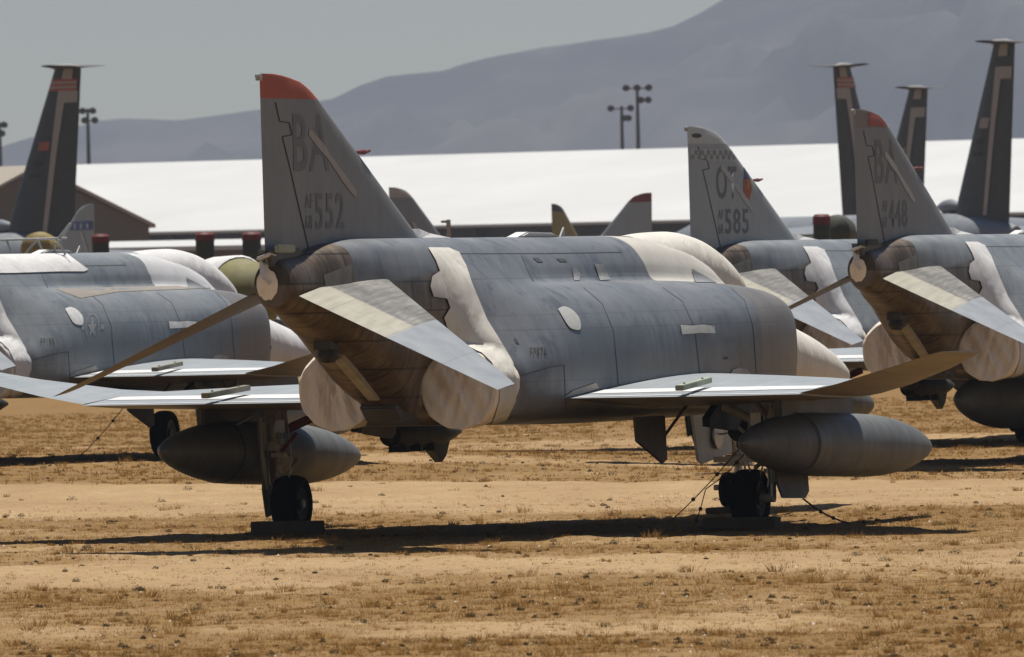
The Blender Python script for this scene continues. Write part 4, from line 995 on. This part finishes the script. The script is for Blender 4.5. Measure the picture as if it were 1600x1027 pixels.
# pale step frame standing behind the left jet
root = empty('tubular_frame', (wx(60, 170), 170, 3.25)); tag(root, 'thin pale tubular frame standing on the white spine sheet of the jet at left', 'frame')
m = MB()
for x0, z0, x1, z1 in ((-.56, .21, .40, .22), (-.47, .21, -.39, .0), (-.02, .22, -.2, .0), (-.02, .22, .06, -.02), (.45, .43, .24, .17), (.24, .17, .20, -.08), (.28, .2, .37, -.02)):
    m.tube([(x0, 0, z0), (x1, .05, z1)], .017, 8)
m.build('tube', M['patch'], root, True, 40)
root = empty('short_post', (wx(700, 236), 236, 0)); tag(root, 'short pale post with a cross arm beside the dark fin behind jet 552', 'post')
m = MB(); m.box((0, 0, 1.95), (.09, .09, 3.9)); m.box((-.07, 0, 3.86), (.16, .07, .05)); m.build('post', M['patch_tan'], root, False, None, .01)

# ------------------------------------------------------------------ light masts
GM = 'floodlight masts behind the hangar'
def mast(xpx, ytop, y, rows_, label, half):
    s_ = 18460/y; root = empty('light_mast', (wx(xpx, y, 7), y, 0)); tag(root, label, 'light mast', GM)
    top = 2.92+(418-.02*(xpx-800)-ytop)/s_
    m = MB(); m.tube([(0, 0, 0), (0, 0, top*.6), (0, 0, top)], [.32, .26, .17], 10); m.build('pole', M['pylon'], root, True, 40)
    for k, (w_, dz, xo) in enumerate(rows_):
        m = MB(); m.box((xo, 0, top-dz), (w_, .18, .14)); arm = m.build('cross_arm', M['pylon'], root)
        n = max(2, int(w_/.95))
        for i in range(n):
            m = MB(); x = xo+(-w_/2+.3+(w_-.6)*i/(n-1)); m.lathe((x, -.15, top-dz+.12), (.1*(-1)**i, -1, -.55), [(-.3, .12), (0, .34), (.14, .40), (.15, .01)], 12); m.build('floodlight', M['dark'], root, True, 30)
mast(996, 134, 1250, [(3.0, .3, 0), (1.4, 1.6, .75)], 'taller floodlight mast of the pair above the middle of the white roof', 1)
mast(971, 166, 1300, [(2.8, .3, -.1), (1.1, 1.4, .5)], 'shorter floodlight mast of the pair above the middle of the white roof', 1)
mast(137, 170, 1250, [(1.7, .3, 0), (1.7, 1.3, .2)], 'floodlight mast right of the tall dark fin at far left', 1)
mast(-1, 192, 1250, [(1.6, .3, 0), (1.3, 1.2, -.1)], 'floodlight mast at the left edge of the picture', 1)

# ------------------------------------------------------------------ mountains
prof = [(-9000, 150), (-1500, 330), (-700, 300), (-300, 262), (0, 234), (60, 214), (150, 190), (210, 184), (300, 186), (400, 171), (480, 162), (530, 152), (560, 137), (600, 121), (660, 110), (700, 107), (750, 95), (850, 76), (950, 58), (1020, 46), (1060, 36), (1120, 10), (1180, -25), (1400, -120), (1700, -210), (2600, -260), (4000, -120), (9000, 100)]
D0 = 7000.; sm = 18460/D0
xs = np.linspace(-4600, 5200, 520); ys = np.linspace(0, 2600, 90)
XX, YY = np.meshgrid(xs, ys)
xpx = xs*18460/(D0+1500)+800; top = np.interp(xpx, [p[0] for p in prof], [p[1] for p in prof])
zt = 2.92+(418-.02*(xpx-800)-top)/sm
zt = np.clip(zt, 20, None)
def fbm(x, y, o=6, seed=20):
    a = 0; amp = 1
    for k in range(o): a = a+amp*(1-np.abs(vnoise(x, y, seed+k)*2-1)); x = x*2.03; y = y*2.03; amp *= .5
    return a/2
ridge = np.clip(YY/1500, 0, 1)**.8*np.where(YY > 1500, 1-(YY-1500)/1600, 1)
gul = fbm(XX/170+YY/420, YY/330)
ZZ = zt[None, :]*(ridge*(1-.42*(1-np.clip(YY/1500, 0, 1)))+(gul-.62)*1.25*np.clip(YY/500, 0, 1)*(1-np.clip((YY-900)/600, 0, .7)))
# keep the skyline on its profile (the crest lies 1500 m behind the foot)
ZZ = ZZ*(D0+YY)/D0*.99+((ZZ*0+2.92)*(1-(D0+YY)/D0))
ang = ((ZZ-2.92)/(D0+YY)).max(0); tgt = (zt-2.92)/D0*(1+(vnoise(xs/60, xs*0, 31)-.5)*.025+(vnoise(xs/22, xs*0, 32)-.5)*.012)
ZZ = 2.92+(ZZ-2.92)*(tgt/ang)[None, :]
ZZ[0] = -5
t = NT('mountain_rock'); n = t.noise(.006, 7, .65, t.map((1, .5, 1.6))); col = t.ramp(n, [(.38, (.035, .034, .042)), (.5, (.062, .058, .064)), (.62, (.10, .09, .09))]); mm = t.done(col, .95)
mt = np_mesh('mountains', np.stack([XX, YY+D0, ZZ], -1).reshape(-1, 3), grid_faces(*XX.shape), [mm]); tag(mt, kind='structure')
mt.data.polygons.foreach_set('use_smooth', np.ones(len(mt.data.polygons), bool))

# ------------------------------------------------------------------ air
m = MB(); m.box((200, 5000, 240), (9000, 11000, 500)); m.v = [(a, b, max(c, -7)) for a, b, c in m.v]
hz = bpy.data.materials.new('haze'); hz.use_nodes = True; nt = hz.node_tree; nt.nodes.remove(nt.nodes['Principled BSDF'])
pv = nt.nodes.new('ShaderNodeVolumePrincipled'); nt.links.new(pv.outputs[0], nt.nodes['Material Output'].inputs['Volume'])
pv.inputs['Density'].default_value = .000105; pv.inputs['Color'].default_value = (.46, .51, .61, 1); pv.inputs['Anisotropy'].default_value = .0
hb = m.build('haze', hz); tag(hb, 'thin desert haze filling the air out to the mountains', 'haze', None, 'stuff')

# ------------------------------------------------------------------ light, sky, camera
EL = math.radians(75); AZ = math.radians(2)          # sun high beyond the aircraft
wd = bpy.data.worlds.new('World'); scene.world = wd; wd.use_nodes = True; nt = wd.node_tree
sky = nt.nodes.new('ShaderNodeTexSky'); sky.sky_type = 'NISHITA'; sky.sun_disc = False; sky.sun_elevation = EL; sky.sun_rotation = AZ
sky.altitude = 2500; sky.air_density = 1.2; sky.dust_density = .8; sky.ozone_density = 1.0
nt.links.new(sky.outputs[0], nt.nodes['Background'].inputs[0]); nt.nodes['Background'].inputs[1].default_value = .05
sl = bpy.data.lights.new('sun', 'SUN'); sl.energy = 5; sl.angle = math.radians(.5); sl.color = (1, .95, .87)
so = bpy.data.objects.new('sun', sl); COL.objects.link(so)
dirv = Vector((math.sin(AZ)*math.cos(EL), math.cos(AZ)*math.cos(EL), math.sin(EL)))
so.rotation_euler = dirv.to_track_quat('Z', 'Y').to_euler(); so.location = dirv*50
cam = bpy.data.cameras.new('camera'); co = bpy.data.objects.new('camera', cam); COL.objects.link(co); scene.camera = co
cam.sensor_width = 36; cam.lens = 18460/1600*36; cam.clip_end = 30000; cam.clip_start = 1
pitch = math.atan(95.5/18460)
co.matrix_world = Matrix.Translation((0, 0, 2.92)) @ Matrix.Rotation(PI/2-pitch, 4, 'X') @ Matrix.Rotation(-.02, 4, 'Z')
cam.dof.use_dof = True; cam.dof.focus_distance = 128; cam.dof.aperture_fstop = 11
scene.view_settings.view_transform = 'Standard'; scene.view_settings.look = 'None'; scene.view_settings.exposure = .5; scene.view_settings.gamma = 1
scene.cycles.use_denoising = True
scene.cycles.volume_bounces = 0
scene.cycles.max_bounces = 6; scene.cycles.diffuse_bounces = 3
